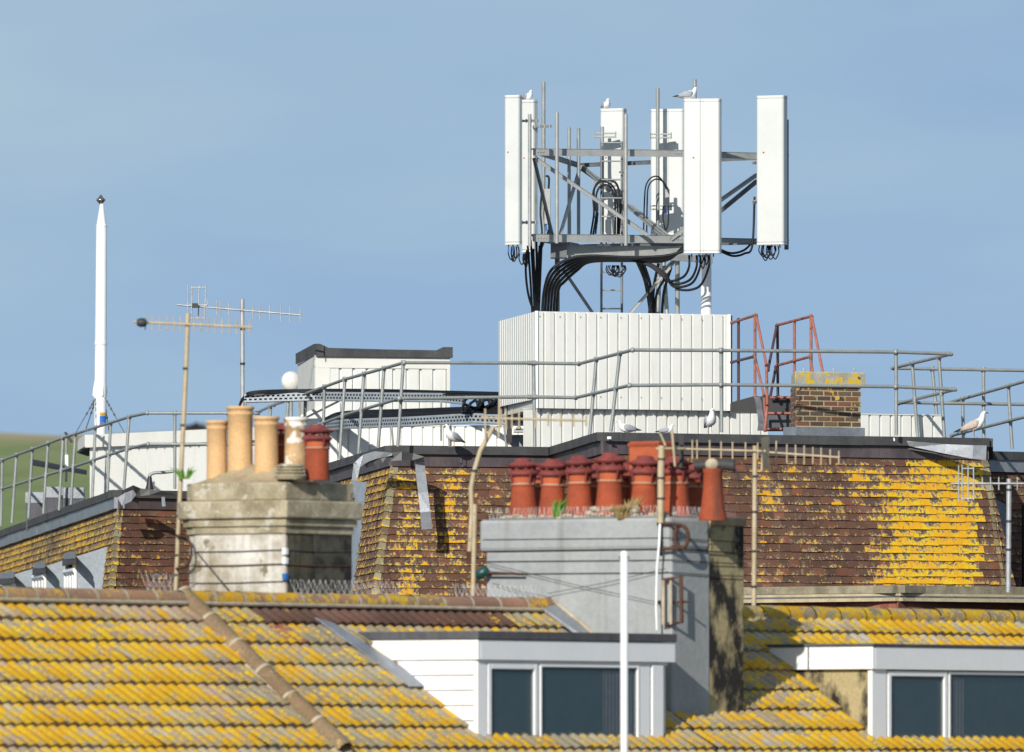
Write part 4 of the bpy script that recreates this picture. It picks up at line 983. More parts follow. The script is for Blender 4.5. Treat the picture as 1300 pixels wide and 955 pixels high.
def ridge_row(parent,A,B,r0,seglen,dens,tintf,seed,name='ridge_tiles',mort=True,half=False):
    random.seed(seed); A=Vector(A); B=Vector(B); Ln=(B-A).length; k=max(1,int(round(Ln/seglen))); u=(B-A)/Ln; s=u.cross(Vector((0,0,1))).normalized(); up=s.cross(u).normalized()
    m=MB(); mm=MB()
    for i in range(k):
        a=A+u*(Ln*i/k+.008)+up*random.uniform(-.006,.006); b=A+u*(Ln*(i+1)/k-.008)+up*random.uniform(-.006,.006)
        pp=proj((a+b)/2); dd=dens(*pp)+random.uniform(-.08,.08); ti=jit(tintf(*pp),.12); vs=[]; nn=12
        for p,rr in ((a,r0*1.03),(b,r0)):
            for j in range(nn+1):
                q=math.pi*(-.08+1.16*j/nn); vs.append(p+s*math.cos(q)*rr+up*math.sin(q)*rr)
        m.add(vs,[(j,j+1,nn+1+j+1,nn+1+j) for j in range(nn)],smooth=True,tint=ti,lich=[((dd,.5),)*4]*nn)
        if mort:
            vs=[]
            for p,rr in ((a-u*.028,r0*1.06),(a+u*.008,r0*1.075)):
                for j in range(nn+1):
                    q=math.pi*(-.06+1.12*j/nn); vs.append(p+s*math.cos(q)*rr+up*math.sin(q)*rr)
            mm.add(vs,[(j,j+1,nn+2+j,nn+1+j) for j in range(nn)],smooth=True)
    m.build(name,'roof_tile',parent)
    # bedding mortar
    if mort:
        for sd_ in (-1,1): mm.tube([A+s*sd_*r0*1.0-up*.02,B+s*sd_*r0*1.0-up*.02],.022,6)
        mm.build('mortar_joints','mortar',parent)
PINK=(.40,.28,.20); GREYT=(.34,.28,.19); BRN=(.135,.070,.052); BRN2=(.11,.06,.048)
def dleft(px,py):
    v=.72
    v-=.45*bumpf(px,190,85)*bumpf(py,774,16)
    v-=.10*bumpf(px,20,60)*bumpf(py,772,12)
    v-=.12*bumpf(px,225,40)*bumpf(py,800,18)
    if px>255: v=.55+.06*math.sin(px*.09)
    if px>385 and px<640 and py<803 - 0: v=-.3
    if px>320 and px<=385 and py<790 : v=-.1 if py<783 else .3
    if px>640: v=.50
    if px<400 and py>830 and px>300: v=.55
    return v
def tleft(px,py):
    if px>320 and px<640 and py<(790 if px<400 else 803): return BRN
    if px>345 and px<370 and py<815: return (.30,.10,.06)
    if px>300: return random.choice([(.32,.27,.19),(.30,.25,.18),(.36,.31,.22)])
    return random.choice([PINK,PINK,GREYT,(.42,.34,.23)])
h1=thing('terraced_house',UV(4,2,-CZ),'near terraced house with lichened yellow roof and white dormer, lower left','house','terraced houses in front')
roof_slope(h1,0.0,14.08,3.0,dleft,tleft,41)
def rd1(px,py):
    if px<70: return .36
    if px<175: return .22
    if px<560: return .58 if px>225 else .42
    return .05 if px<675 else .45
def rt1(px,py): return random.choice([(.33,.19,.11),(.30,.18,.12)]) if px<560 else (.34,.19,.13)
ridge_row(h1,UV(14.08,0,ZR+.02),UV(.05,0,ZR+.02),.105,.47,rd1,rt1,42)
pu,pv=plane_uv(232,762); qu,qv=plane_uv(438,960)
ridge_row(h1,UV(pu,pv,ZR-pv*TP+.045),UV(qu,qv,ZR-qv*TP+.045),.10,.42,lambda a,b:.10,lambda a,b:(.22,.15,.085),43,'hip_tiles')
m=MB(); m.prism([UV(14.08,-.02,ZR-.01),UV(0.02,-.02,ZR-.01),UV(0.02,-3,ZR-2.1),UV(14.08,-3,ZR-2.1)],(0,0,-.06)); m.build('rear_slope','dark_board',h1)
m=MB(); m.prism([UV(14.08,3.1,ZR-3.1*TP-.1),UV(0.02,3.1,ZR-3.1*TP-.1),UV(0.02,0,ZR-.1),UV(14.08,0,ZR-.1)],(0,0,-.05)); m.build('roof_deck','dark_board',h1)
def house_walls(parent,u0,u1):
    m=MB(); zt2=ZR-3*TP-.12; m.prism([UV(u0,2.8,-CZ),UV(u1,2.8,-CZ),UV(u1,-2.8,-CZ),UV(u0,-2.8,-CZ)],(0,0,CZ+zt2)); m.build('wall','cream_panel',parent)
    m=MB(); m.prism([UV(u0,2.8,zt2),UV(u0,0,ZR-.2),UV(u0,-2.8,zt2)],UV(u0+(.1 if u1>u0 else -.1),0,0)-UV(u0,0,0)); m.build('gable','cream_panel',parent); m=MB(); m.prism([UV(u1,2.8,zt2),UV(u1,0,ZR-.2),UV(u1,-2.8,zt2)],UV(u1-(.1 if u1>u0 else -.1),0,0)-UV(u1,0,0)); m.build('gable','cream_panel',parent)
    m=MB(); m.tube([UV(u0,3.12,ZR-3.1*TP-.06),UV(u1,3.12,ZR-3.1*TP-.06)],.06,8); m.build('gutter','black_sheet',parent)
    for k in range(3):
        uc=u0+(u1-u0)*(k+.5)/3
        fm=MB(); uvbox(fm,uc-.55,uc+.55,2.79,2.86,-3.4,-1.8); f=fm.build('window','white_upvc',parent)
        pn=MB(); uvbox(pn,uc-.47,uc+.47,2.80,2.865,-3.3,-1.9); pn.build('pane','glass_dark',f)
house_walls(h1,13.95,.1)
def dormer(parent,u0,u1,vf,vb,zt,capm,caph,capo,fash,cheekmat,win,boards=True):
    """u0 = near-left corner, u1 = far right end"""
    zb=ZR-vf*TP-.1
    dm=thing_part('dormer',parent,UV(u0,vf,zb))
    m=MB(); uvbox(m,u0-.03,u1+.03,vf-.04,vb-.6,zb,zt-caph-.01); m.build('dormer_walls' ,cheekmat,dm)
    m=MB(); uvbox(m,u0+capo,u1-capo,vf+capo,vb-.6,zt-caph,zt); m.build('roof_capping',capm,dm,.008)
    m=MB(); uvbox(m,u0+.035,u0-.01,vf+.035,vb-.5,zt-caph-fash,zt-caph-.004); uvbox(m,u0-.012,u1-.035,vf+.036,vf-.03,zt-caph-fash-.002,zt-caph-.004); m.build('fascia','white_upvc',dm,.004)
    if boards:
        m=MB(); z=zt-caph-fash-.004; 
        while z>zb: uvbox(m,u0+.012,u0-.02,vf-.02,vb-.5,z-.145,z-.006); z-=.15
        m.build('cladding_boards','white_upvc',dm)
    return dm
def thing_part(name,parent,loc):
    o=bpy.data.objects.new(name,None); COL.objects.link(o); o.parent=parent; o.location=Vector(loc)-origin(parent); return o
C1u=u_at(606,1.9); E1u=u_at(851,1.9); z1=199*(UV(C1u,1.9,0).y)/F
d1=dormer(h1,C1u,E1u,1.9,.38,z1,'dark_board',.085,.05,.20,'cream_panel',None)
zw=z1-.085-.20
def window(parent,dm,u0,u1,vf,zt,zb,name='window',sash=.055,curt=()):
    fm=MB(); vo=vf+.012; 
    uvbox(fm,u0,u0-sash,vo,vo-.06,zb,zt); uvbox(fm,u1+sash,u1,vo,vo-.06,zb,zt); uvbox(fm,u0-sash,u1+sash,vo,vo-.06,zt-sash,zt); uvbox(fm,u0-sash,u1+sash,vo,vo-.06,zb,zb+sash)
    f=fm.build(name,'white_upvc',dm,.006)
    pn=MB(); uvbox(pn,u0-sash,u1+sash,vo-.022,vo-.026,zb+sash,zt-sash); pn.build('pane','glass_clear',f)
    rm=MB(); uvbox(rm,u0-sash,u1+sash,vo-.046,vo-.0505,zb+sash,zt-sash); rm.build('dark_interior','glass_dark',f)
    for (ca,cb) in curt:
        cm=MB(); uu=u0-sash+(u1+sash-(u0-sash))*ca; ue=u0-sash+(u1+sash-(u0-sash))*cb; n_c=max(6,int(abs(ue-uu)/.012)); vs=[]
        for i in range(n_c+1):
            q=uu+(ue-uu)*i/n_c; vv_=vo-.038+.006*math.sin(i*1.3)
            vs+=[UV(q,vv_,zb+sash),UV(q,vv_,zt-sash-.02)]
        cm.add(vs,[(2*i,2*i+2,2*i+3,2*i+1) for i in range(n_c)],smooth=True); cm.build('curtain','curtain_cloth',f)
    return f
def backwall(dm,u0,u1,vf,zt,zb):
    m=MB(); uvbox(m,u0-.05,u1+.05,vf-.033,vf-.036,zb,zt); 
cu=lambda px,v=1.91:u_at(px,v)
window(h1,d1,cu(620),cu(683),1.9,zw-.035,zw-.95)
window(h1,d1,cu(686),cu(812),1.9,zw-.035,zw-.95,sash=.03,curt=((.66,.97),))
m=MB()
uvbox(m,C1u-.0,cu(619),1.905,1.85,zw-1,zw-.004); uvbox(m,cu(619),cu(849),1.900,1.85,zw-.033,zw-.004); uvbox(m,cu(813),cu(826),1.905,1.85,zw-1,zw-.034); uvbox(m,cu(828),cu(842),1.915,1.85,zw-1,zw-.034)
m.build('window_surround','white_upvc',d1,.006)
m=MB(); uvbox(m,cu(765),cu(795),1.868,1.874,zw-.9,zw-.1); 
# lead valley beside the cheek
m=MB(); a=plane_uv(400,793); b=plane_uv(520,880); c=plane_uv(548,880); e=plane_uv(424,800)
m.prism([UV(p[0],p[1],ZR-p[1]*TP+.062) for p in (a,b,c,e)],(0,0,.01)); m.build('lead_valley','lead',h1)
m=MB(); m.prism([UV(.02,.02,ZR+.10),UV(.30,.02,ZR+.055),UV(.05,1.2,ZR-1.2*TP+.07),UV(.02,1.2,ZR-1.2*TP+.12)],(0,0,.02)); m.build('lead_flashing','lead',h1)
m=MB(); m.tube([UV(.03,0,ZR+.13),UV(.03,.4,ZR-.4*TP+.15),UV(.03,1.3,ZR-1.3*TP+.12)],.02,6); m.build('mortar_fillet','mortar',h1)

h2=thing('terraced_house',UV(-6,2,-CZ),'terraced house with lichened yellow roof and white dormer, lower right','house','terraced houses in front')
def dr(px,py): return .72 if px>1010 else .6
def trr(px,py): return random.choice([(.34,.28,.20),(.30,.25,.18),(.42,.38,.33)])
U2a,U2b=-.02,-8.67
roof_slope(h2,U2b,U2a,3.0,dr,trr,44)
ridge_row(h2,UV(-1.3,0,ZR-.015),UV(U2b,0,ZR-.015),.105,.47,lambda a,b:.62,lambda a,b:(.30,.24,.16),45,mort=False)
m=MB(); m.prism([UV(U2a,-.02,ZR-.01),UV(U2b,-.02,ZR-.01),UV(U2b,-3,ZR-2.1),UV(U2a,-3,ZR-2.1)],(0,0,-.06)); m.build('rear_slope','dark_board',h2)
m=MB(); m.prism([UV(U2a,3.1,ZR-3.1*TP-.1),UV(U2b,3.1,ZR-3.1*TP-.1),UV(U2b,0,ZR-.1),UV(U2a,0,ZR-.1)],(0,0,-.05)); m.build('roof_deck','dark_board',h2)
m=MB(); uvbox(m,U2b-.0,U2b-.25,2.9,-.3,-1,ZR+.02) if 0 else m.prism([UV(U2b+.02,0,ZR+.02),UV(U2b+.02,3,ZR-3*TP+.06),UV(U2b-.25,3,ZR-3*TP+.06),UV(U2b-.25,0,ZR+.02)],(0,0,-.1)); m.build('verge_flashing','lead_pale',h2)
house_walls(h2,U2a-.1,U2b+.1)
C2u=u_at(1107,1.9); E2u=U2b+.1; z2=(HZ-817)*(UV(C2u,1.9,0).y)/F
d2=dormer(h2,C2u,E2u,1.9,.38,z2,'dark_board',.03,.05,.235,'render_bare',None,boards=False)
zw2=z2-.03-.235
window(h2,d2,cu(1128),cu(1203),1.9,zw2-.015,zw2-.95); window(h2,d2,cu(1205),cu(1330),1.9,zw2-.015,zw2-.95,sash=.03,curt=((.02,.16),))
m=MB(); uvbox(m,C2u,cu(1126),1.905,1.85,zw2-1,zw2-.004); m.build('corner_post','white_upvc',d2)
m=MB(); p=UV(C2u+.04,1.15,0); 
m.tube([UV(C2u+.037,1.12,z2-.03),UV(C2u+.037,1.12,z2-.265)],.008,4); m.build('fascia_joint','gull_black',d2)
m=MB(); m.tube([UV(-1.6,.5,ZR-.1),UV(-1.9,.5,ZR-.08),UV(-2.5,.4,ZR+.1)],.05,8); m.build('dark_pipe','black_sheet',h2)

# ------------------------------------------------------------ left stone chimney
lcv=-.30; lcu=u_at(362,lcv); LD=UV(lcu,lcv,0).y
def zy(y,Y=LD): return (HZ-y)*Y/F
Lv=1.30; Lu=1.08
ch=thing('chimney_stack',UV(lcu-.5,lcv-.6,-2+0),'weathered stone chimney stack with moulded cornice, left, behind the yellow ridge','chimney','large chimney stacks of the terrace')
def ring_box(o,z0,z1,mt,name,ch=ch,bev=.012,ch_=.10):
    u0=lcu+o; u1=lcu-Lu-o; v0=lcv+o; v1=lcv-Lv-o
    m=MB(); pts=[UV(u0,v0,z0),UV(u0,v1+ch_*1.6,z0),UV(u0-ch_,v1,z0),UV(u1,v1,z0),UV(u1,v0,z0)]
    m.prism(pts,(0,0,z1-z0)); return m.build(name,mt,ch,bev)
ring_box(0,-1.5,zy(677),'stone_aged','shaft')
ring_box(.02,zy(677),zy(668),'stone_band','cornice',bev=.004); ring_box(.045,zy(667.6),zy(658.5),'stone_band','cornice',bev=.004); ring_box(.085,zy(658),zy(635),'stone_band','cornice',bev=.018)
ring_box(.02,zy(635),zy(612),'stone_band','cap_course',bev=.02)
# dirty right hand flank, also darkened in colour as the shaded side
m=MB(); uvbox(m,lcu-.035,lcu-Lu+.0,lcv+.006,lcv-.1,-1.5,zy(678)); o=m.build('stained_shaded_flank','stone_dirty_shaded',ch); o['label']='soot streaked right flank, its shade put into the colour'
m=MB(); random.seed(77)
def mound(m,u0,u1,v0,v1,z0,h,nx=14,ny=10):
    vs=[]
    for j in range(ny+1):
        for i in range(nx+1):
            a=i/nx; b=j/ny; e=min(1,min(a,1-a)*3.2,min(b,1-b)*3); zz=z0+h*sstep(e)*(1+random.uniform(-.22,.22)) if e>0 else z0
            vs.append(UV(u0+(u1-u0)*b,v0+(v1-v0)*a,zz))
    m.add(vs,[(j*(nx+1)+i,j*(nx+1)+i+1,(j+1)*(nx+1)+i+1,(j+1)*(nx+1)+i) for j in range(ny) for i in range(nx)],smooth=True)
mound(m,lcu-.01,lcu-Lu+.01,lcv-.01,lcv-Lv+.01,zy(612.5),.17); m.build('mortar_crown','stone_crown',ch)
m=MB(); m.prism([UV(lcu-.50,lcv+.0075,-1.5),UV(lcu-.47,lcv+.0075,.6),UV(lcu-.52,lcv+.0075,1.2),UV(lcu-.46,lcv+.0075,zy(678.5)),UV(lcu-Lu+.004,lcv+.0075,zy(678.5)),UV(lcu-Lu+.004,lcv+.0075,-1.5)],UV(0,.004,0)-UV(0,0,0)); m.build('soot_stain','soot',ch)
for y in (698,716,738):
    m=MB(); m.tube([UV(lcu+.012,lcv-Lv,zy(y+1)),UV(lcu+.014,lcv-Lv*.5,zy(y+1.5)),UV(lcu+.014,lcv+.012,zy(y)),UV(lcu-Lu*.5,lcv+.014,zy(y+2)),UV(lcu-Lu,lcv+.012,zy(y+1))],.005 if y!=716 else .007,5); m.build('strap_wire','wire' if y!=716 else 'rust',ch)
for y,mt in ((700,'white_upvc'),(712,'white_upvc'),(732,'blue_plastic')):
    m=MB(); uvbox(m,lcu+.025,lcu-.02,lcv+.025,lcv-.02,zy(y+4),zy(y-4)); m.build('corner_clip',mt,ch)
m=MB(); m.tube([UV(lcu+.02,v_at(251,lcu),zy(699)),UV(lcu+.2,v_at(300,lcu+.2),zy(760))],.006,5); m.build('stay_wire','wire',ch)

def pot(px,ytop,ybase,r,u,style,label,tilt=0,cat='chimney pot',group='chimney pots on the stone stack'):
    v=v_at(px,u); Y=UV(u,v,0).y; zb=zy(ybase,Y); h=zy(ytop,Y)-zb; c=UV(u,v,zb)
    th=thing('chimney_pot',c,label,cat,group); T=Matrix.Rotation(R(tilt),4,'Y')
    def lz(prof,mt,name,n=28):
        m=MB(); m.lathe(prof,c,n,M4=T); return m.build(name,mt,th)
    if style in('buff','peel'):
        mt='buff_clay' if style=='buff' else 'buff_peeled'
        lz([(r*1.03,-.06),(r*1.0,.05),(r*.97,h*.5),(r*.98,h-.09),(r*1.02,h-.085),(r*1.02,h-.075),(r*.99,h-.07),(r*1.0,h-.035),(r*1.1,h-.03),(r*1.1,h),(r*.82,h),(r*.80,h-.12),(.01,h-.13)],mt,'pot_body')
    elif style=='stub':
        pr=[(r,-.03)]
        for k in range(4): z=h*k/4; pr+=[(r*(1.1-.05*k),z),(r*(1.1-.05*k),z+h*.15),(r*(.92-.05*k),z+h*.18),(r*(.92-.05*k),z+h*.24)]
        lz(pr+[(.01,h)],'stone_band','pot_body')
    elif style in('red','cowlred'):
        hb=h*.80
        if style=='red': body=[(r*1.36,-.04),(r*1.32,0),(r*1.22,.06),(r*1.08,hb*.35),(r*1.0,hb*.62),(r*.99,hb*.66)]
        else: body=[(r*1.02,-.04),(r*1.0,hb*.3),(r*1.0,hb*.66)]
        lz(body,'terracotta','pot_body')
        lz([(r*1.07,hb*.655),(r*1.07,hb*.70),(r*.97,hb*.71),(r*.98,hb*.97),(r*.7,hb*.98)],'terracotta_light','pot_neck')
        lz([(r*1.02,hb*.68),(r*1.085,hb*.682),(r*1.085,hb*.70),(r*1.02,hb*.705)],'mortar','joint_ring')
        m=MB()
        m.lathe([(r*1.12,hb*.86),(r*1.30,hb*.90),(r*1.30,hb*.925),(r*1.1,hb*.99),(r*.9,hb*1.0)],c,28,M4=T)
        m.lathe([(r*.95,hb*1.03),(r*1.40,hb*1.085),(r*1.40,hb*1.10),(r*1.0,hb*1.15),(r*.72,hb*1.18),(r*.66,hb*1.235),(r*.5,hb*1.25),(.01,hb*1.255)],c,28,M4=T)
        for k in range(8):
            q=R(k*45+12); e=Vector((math.cos(q),math.sin(q),0)); m.tube([c+T@(e*r*1.0+Vector((0,0,hb*.95))),c+T@(e*r*1.0+Vector((0,0,hb*1.08)))],.012,5)
        m.build('cowl','cowl_red',th)
        for k in range(4):
            m=MB(); q=R(k*90-60); e=Vector((math.cos(q),math.sin(q),0)); m.tube([c+T@(e*r*1.22+Vector((0,0,hb*.90))),c+T@(e*r*1.07+Vector((0,0,hb*.70)))],.011,5); m.build('cowl_clip','cowl_red',th)
        m=MB()
        for k in range(26):
            q=R(k*360/26); e=Vector((math.cos(q),math.sin(q),0)); p=c+T@(e*r*1.36+Vector((0,0,hb*1.09))); m.tube([p-e*.02,p+e*.02+Vector((0,0,.012))],.004,4)
        m.build('cowl_spikes','cowl_red',th)
    return th,c
uc=lcu-.35
pot(275.5,534,610,.105,lcu-.30,'buff','buff clay pot at the left end of the stone stack')
pot(305,516,606,.128,lcu-.38,'buff','tallest buff clay pot, on the stone stack')
pot(338,529,604,.122,lcu-.34,'buff','third buff clay pot from the left on the stone stack')
pot(375.5,530,603,.115,lcu-.55,'peel','buff clay pot with peeling white paint on the stone stack')
pot(360,537,600,.125,lcu-.85,'cowlred','red cowled pot half hidden between two buff pots')
pot(402.5,539.5,604.5,.12,lcu-.42,'cowlred','red cowled pot at the right end of the stone stack')
pot(369,589,605,.145,lcu-.12,'stub','low ridged stub pot in front of the peeling buff pot')

# ------------------------------------------------------------ grey rendered chimney
GV1=v_at(853,0); GV0=v_at(617,0); GY=UV(0,GV1,0).y
gc=thing('chimney_stack',UV(-.6,.3,-1.5),'big grey rendered chimney stack carrying seven red pots, centre front','chimney','large chimney stacks of the terrace')
def zg(y): return (HZ-y)*GY/F
UW=.66
m=MB(); uvbox(m,0,-UW,GV0,GV1,-1.6,zg(698)); m.build('shaft','render_grey',gc,.02)
m=MB(); uvbox(m,.045,-UW+.0,GV0-.06,GV1+.0,zg(697.5),zg(656)); m.build('top_band','render_grey',gc,.04)
m=MB(); uvbox(m,-UW-.002,-1.27,GV0+.05,GV1-.01,-1.6,zg(665)); o=m.build('bare_shaft','render_bare',gc,.015); o['label']='unpainted sooty right hand part'
m=MB(); uvbox(m,-UW-.002,-1.29,GV0+.03,GV1+.01,zg(666),zg(655)); m.build('bare_cap','stone_crown',gc,.015)
m=MB(); random.seed(78); mound(m,.03,-1.25,GV0,GV1-.03,zg(656.5),.05,20,10); m.build('mortar_crown','mortar',gc)
for y,r,k in ((683,.0045,.05),(711,.005,.01),(727,.005,.01)):
    m=MB(); m.tube([UV(k,GV0,zg(y-1)),UV(k,GV0*.2+GV1*.8,zg(y)),UV(k,GV1+.012,zg(y)),UV(-.6,GV1+.014,zg(y+2)),UV(-1.27,GV1+.012,zg(y+3))],r,5); m.build('strap_wire','wire',gc)
m=MB(); m.tube([UV(.012,GV1+.01,zg(697)),UV(-1.27,GV1+.012,zg(701))],.008,5); m.build('strap_wire','wire',gc)
for (x0,y0,x1,y1,r) in ((618,712,840,766,.0035),(695,752,845,722,.0035),(625,738,700,757,.003)):
    m=MB(); m.tube([UV(.06,v_at(x0,.06),zg(y0)),UV(.06,v_at((x0+x1)/2,.06),zg((y0+y1)/2+2)),UV(.06,v_at(x1,.06),zg(y1))],r,5); m.build('stay_wire','wire',gc)
for (y0,y1) in ((752,766),(766,752)):
    pass
# rusty oval ring bracket on the corner
th=thing('iron_ring_bracket',UV(.05,GV1+.05,zg(700)),'rusty oval iron ring bracket on the corner of the grey chimney','bracket')
c=UV(-.05,GV1+.085,zg(682)); m=MB(); P=[]
ax=(UV(-1,0,0)-UV(0,0,0)); ax=Vector((.9,-.43,0))
for k in range(25):
    q=2*math.pi*k/24; P.append(c+ax*.075*math.cos(q)+Vector((0,0,.115*math.sin(q))))
m.tube(P,.02,8,cap=False); m.build('ring','rust',th)
m=MB(); m.tube([UV(.09,GV1-.12,zg(665)),UV(.07,GV1+.02,zg(665)),c+Vector((0,0,.12))],.018,6); m.tube([UV(.09,GV1-.1,zg(697)),UV(.07,GV1+.02,zg(697)),c-Vector((0,0,.11))],.018,6)
m.tube([UV(.08,GV1-.08,zg(664)),UV(.08,GV1-.08,zg(706))],.014,6); m.build('bracket_bars','rust',th)
th=thing('insulator_bracket',UV(.05,GV1+.03,zg(795)),'rusty bracket with two pale insulator rods lower on the grey chimney corner','bracket')
m=MB(); m.tube([UV(.07,GV1-.06,zg(737)),UV(-.02,GV1+.10,zg(732)),UV(-.03,GV1+.10,zg(790)),UV(.06,GV1-.03,zg(793))],.022,6); m.tube([UV(-.02,GV1,zg(765)),UV(-.10,GV1+.16,zg(764))],.012,6); m.tube([UV(.05,GV1-.08,zg(765)),UV(.08,GV1-.12,zg(765))],.02,6); m.build('bracket_bars','rust',th)
m=MB(); m.tube([UV(.08,GV1-.05,zg(737)),UV(.08,GV1-.05,zg(793))],.02,8); m.tube([UV(.06,GV1+.03,zg(737)),UV(.06,GV1+.03,zg(793))],.016,8); m.build('insulator_rods','mortar',th)
th=thing('cable_clip',UV(.08,v_at(613,.08),zg(722)),'green plastic insulator on a wire at the left edge of the grey chimney','insulator')
M['green_plastic']=None; mat('gp',(.01,.07,.06),None,.4); 
c=UV(.10,v_at(613,.10),zg(724)); m=MB(); m.lathe([(.02,-.08),(.05,-.06),(.055,0),(.05,.05),(.02,.07)],c,14,M4=Matrix.Rotation(R(60),4,'Y')); m.build('insulator','gp',th)
m=MB(); m.tube([c,UV(.07,v_at(665,.07),zg(727))],.014,6); m.build('arm','rust',th)

pots=[(665,582,655,.122,'leftmost'),(701,583,656,.120,'second'),(736,578.5,656,.120,'third'),(774,575,654,.126,'fourth'),(817.5,579,656,.126,'fifth'),(858.5,579,656,.126,'sixth')]
for i,(px,yt,yb,r,nm) in enumerate(pots):
    u=-.40
    lab={'leftmost':'leftmost red cowled pot on the grey chimney','second':'red cowled pot with green weed beside it, second on the grey chimney','third':'red cowled pot just right of the green weed on the grey chimney','fourth':'red cowled pot with sooty stain beside dry grass on the grey chimney','fifth':'red cowled pot right of the dry grass, left of the tan pole','sixth':'red cowled pot directly right of the tan pole on the grey chimney'}[nm]
    pot(px,yt,yb,r,u,'red',lab,tilt=(-.8,1.3,-.9,.5,1.4,-.6)[i],group='red chimney pots on the grey stack')
# last pot: no cowl, broken cap
u=-.42; v=v_at(905,u); Y=UV(u,v,0).y; zb=zy(656,Y); c=UV(u,v,zb)
th=thing('chimney_pot',c,'rightmost flared red pot with a broken dark half pipe cap','chimney pot','red chimney pots on the grey stack')
m=MB(); m.lathe([(.145,-.04),(.138,.02),(.122,.09),(.102,.28),(.095,.44),(.104,.46),(.104,.49)],c,28); m.build('pot_body','terracotta',th)
m=MB(); P=[c+Vector((-.19,.02,.52)),c+Vector((.0,.0,.53)),c+Vector((.22,-.03,.52))]; m.tube(P,[.045,.05,.062],12); m.build('half_pipe_cap','cowl_dark',th)
m=MB(); m.ball(c+Vector((-.01,-.05,.53)),.07,8,(1,.7,.9)); m.build('mortar_lump','mortar',th)
m=MB(); m.tube([c+Vector((.22,-.02,.48)),c+Vector((.26,-.02,.42)),c+Vector((.25,-.02,.35))],.012,6); m.build('loose_wire','wire',th)
th=thing('square_flue_pot',UV(-1.0,v_at(826,-1.0),zg(656)),'plain orange terracotta square flue rising behind the fifth red pot','chimney pot')
vv=v_at(826,-1.0); m=MB(); uvbox(m,-.88,-1.12,vv-.19,vv+.19,zg(656),zg(556)); m.build('flue_body','terracotta_light',th,.01)
m=MB(); uvbox(m,-.87,-1.13,vv-.20,vv+.20,zg(562),zg(558)); m.build('rim','terracotta',th)
# row of rear pots, just visible between the front ones
for px,lab in ((683,'dark red rear pot seen between the first and second front pots'),(757,'dark red rear pot seen between the third and fourth front pots'),(795,'dark red rear pot seen between the fourth and fifth front pots'),(880,'dark red rear pot seen left of the broken capped pot')):
    pot(px,588,655,.11,-1.0,'red',lab,group='red chimney pots on the grey stack')
# weeds
def tuft(px,py,u,n,h,mt,label,name,spread=.07,lean=0):
    v=v_at(px,u); c=UV(u,v,zg(py)); m=MB(); random.seed(int(px))
    for k in range(n):
        a=random.uniform(0,6.28); o=Vector((math.cos(a),math.sin(a)*.6,0)); p=c+o*random.uniform(0,spread*.4); t=p+o*random.uniform(.3,1)*spread+Vector((lean*h,0,h*random.uniform(.5,1))); s=Vector((random.uniform(-1,1),random.uniform(-.4,.4),0)).normalized()*.010
        mid=(p+t)/2+Vector((0,0,h*.15)); m.add([p-s,p+s,mid+s*.9,mid-s*.9,t],[(0,1,2,3),(3,2,4)])
    o=m.build(name,mt); tag(o,label,'weed')
tuft(706,654,.0,70,.20,'weed','bright green weed growing between the second and third red pots','weed_tuft',.08,.25)
tuft(789,658,.04,160,.16,'dry_grass','tuft of dry yellow grass on the grey chimney edge','grass_tuft',.12)
tuft(800,655,-.05,60,.22,'dry_grass','taller wisps of dry grass against the fifth red pot','grass_tuft',.10,.3)
tuft(235,612,lcu-.1,30,.14,'weed','sparse green weed on the left corner of the stone chimney','weed_tuft',.14)
# rubble and mortar lumps at the pot feet
th=thing('mortar_rubble',UV(-.2,.4,zg(655)),'crumbling pale mortar lumps round the feet of the red pots','rubble'); random.seed(6)
m=MB()
for k in range(70):
    v=random.uniform(GV0+.1,GV1-.1); u=random.uniform(0,-.25); m.ball(UV(u,v,zg(655)+random.uniform(-.01,.03)),random.uniform(.015,.04),4,(1.3,1,.6))
for k in range(12): m.ball(UV(-.05,v_at(745+k*5,0)+random.uniform(-.02,.02),zg(652)+random.uniform(0,.06)),random.uniform(.02,.05),4,(1.3,1,.7))
m.build('lumps','mortar',th)

# bird spikes
def spikes(label,pts,step=.055,h=.13,fans=3):
    th=thing('bird_spike_strip',pts[0],label,'bird spikes','bird spike strips'); m=MB(); b=MB(); random.seed(len(label))
    for a,c in zip(pts,pts[1:]):
        Ln=(c-a).length; u=(c-a)/Ln; s=Vector((u.y,-u.x,0)).normalized(); k=int(Ln/step); b.tube([a,c],.005,4)
        for i in range(k):
            p=a+u*step*i
            for f in range(fans):
                o=(f-(fans-1)/2)*.55; m.tube([p,p+Vector((0,0,h))+s*o*h+u*random.uniform(-.03,.03)],.0013,3,cap=False)
    b.build('base_strip','alloy',th); m.build('spikes','white_upvc',th)
spikes('bird spikes on the roof ridge in front of the stone chimney and tiles',[UV(u_at(375,0),0,ZR+.12),UV(u_at(520,0),0,ZR+.12)],.1,.14)
spikes('bird spikes on the ridge end beside the grey chimney',[UV(u_at(580,0),0,ZR+.12),UV(u_at(690,0),0,ZR+.12)],.09,.13)
spikes('bird spikes on the ridge left of the stone chimney',[UV(u_at(188,0),0,ZR+.12),UV(u_at(225,0),0,ZR+.12)],.09,.17)
spikes('bird spikes along the top edge of the grey chimney',[UV(.0,GV0+.05,zg(655)),UV(.0,GV1-.03,zg(655))],.045,.11,2)
spikes('bird spikes on the right flank top of the grey chimney',[UV(-.05,GV1-.02,zg(655)),UV(-1.2,GV1-.02,zg(655))],.05,.10,2)

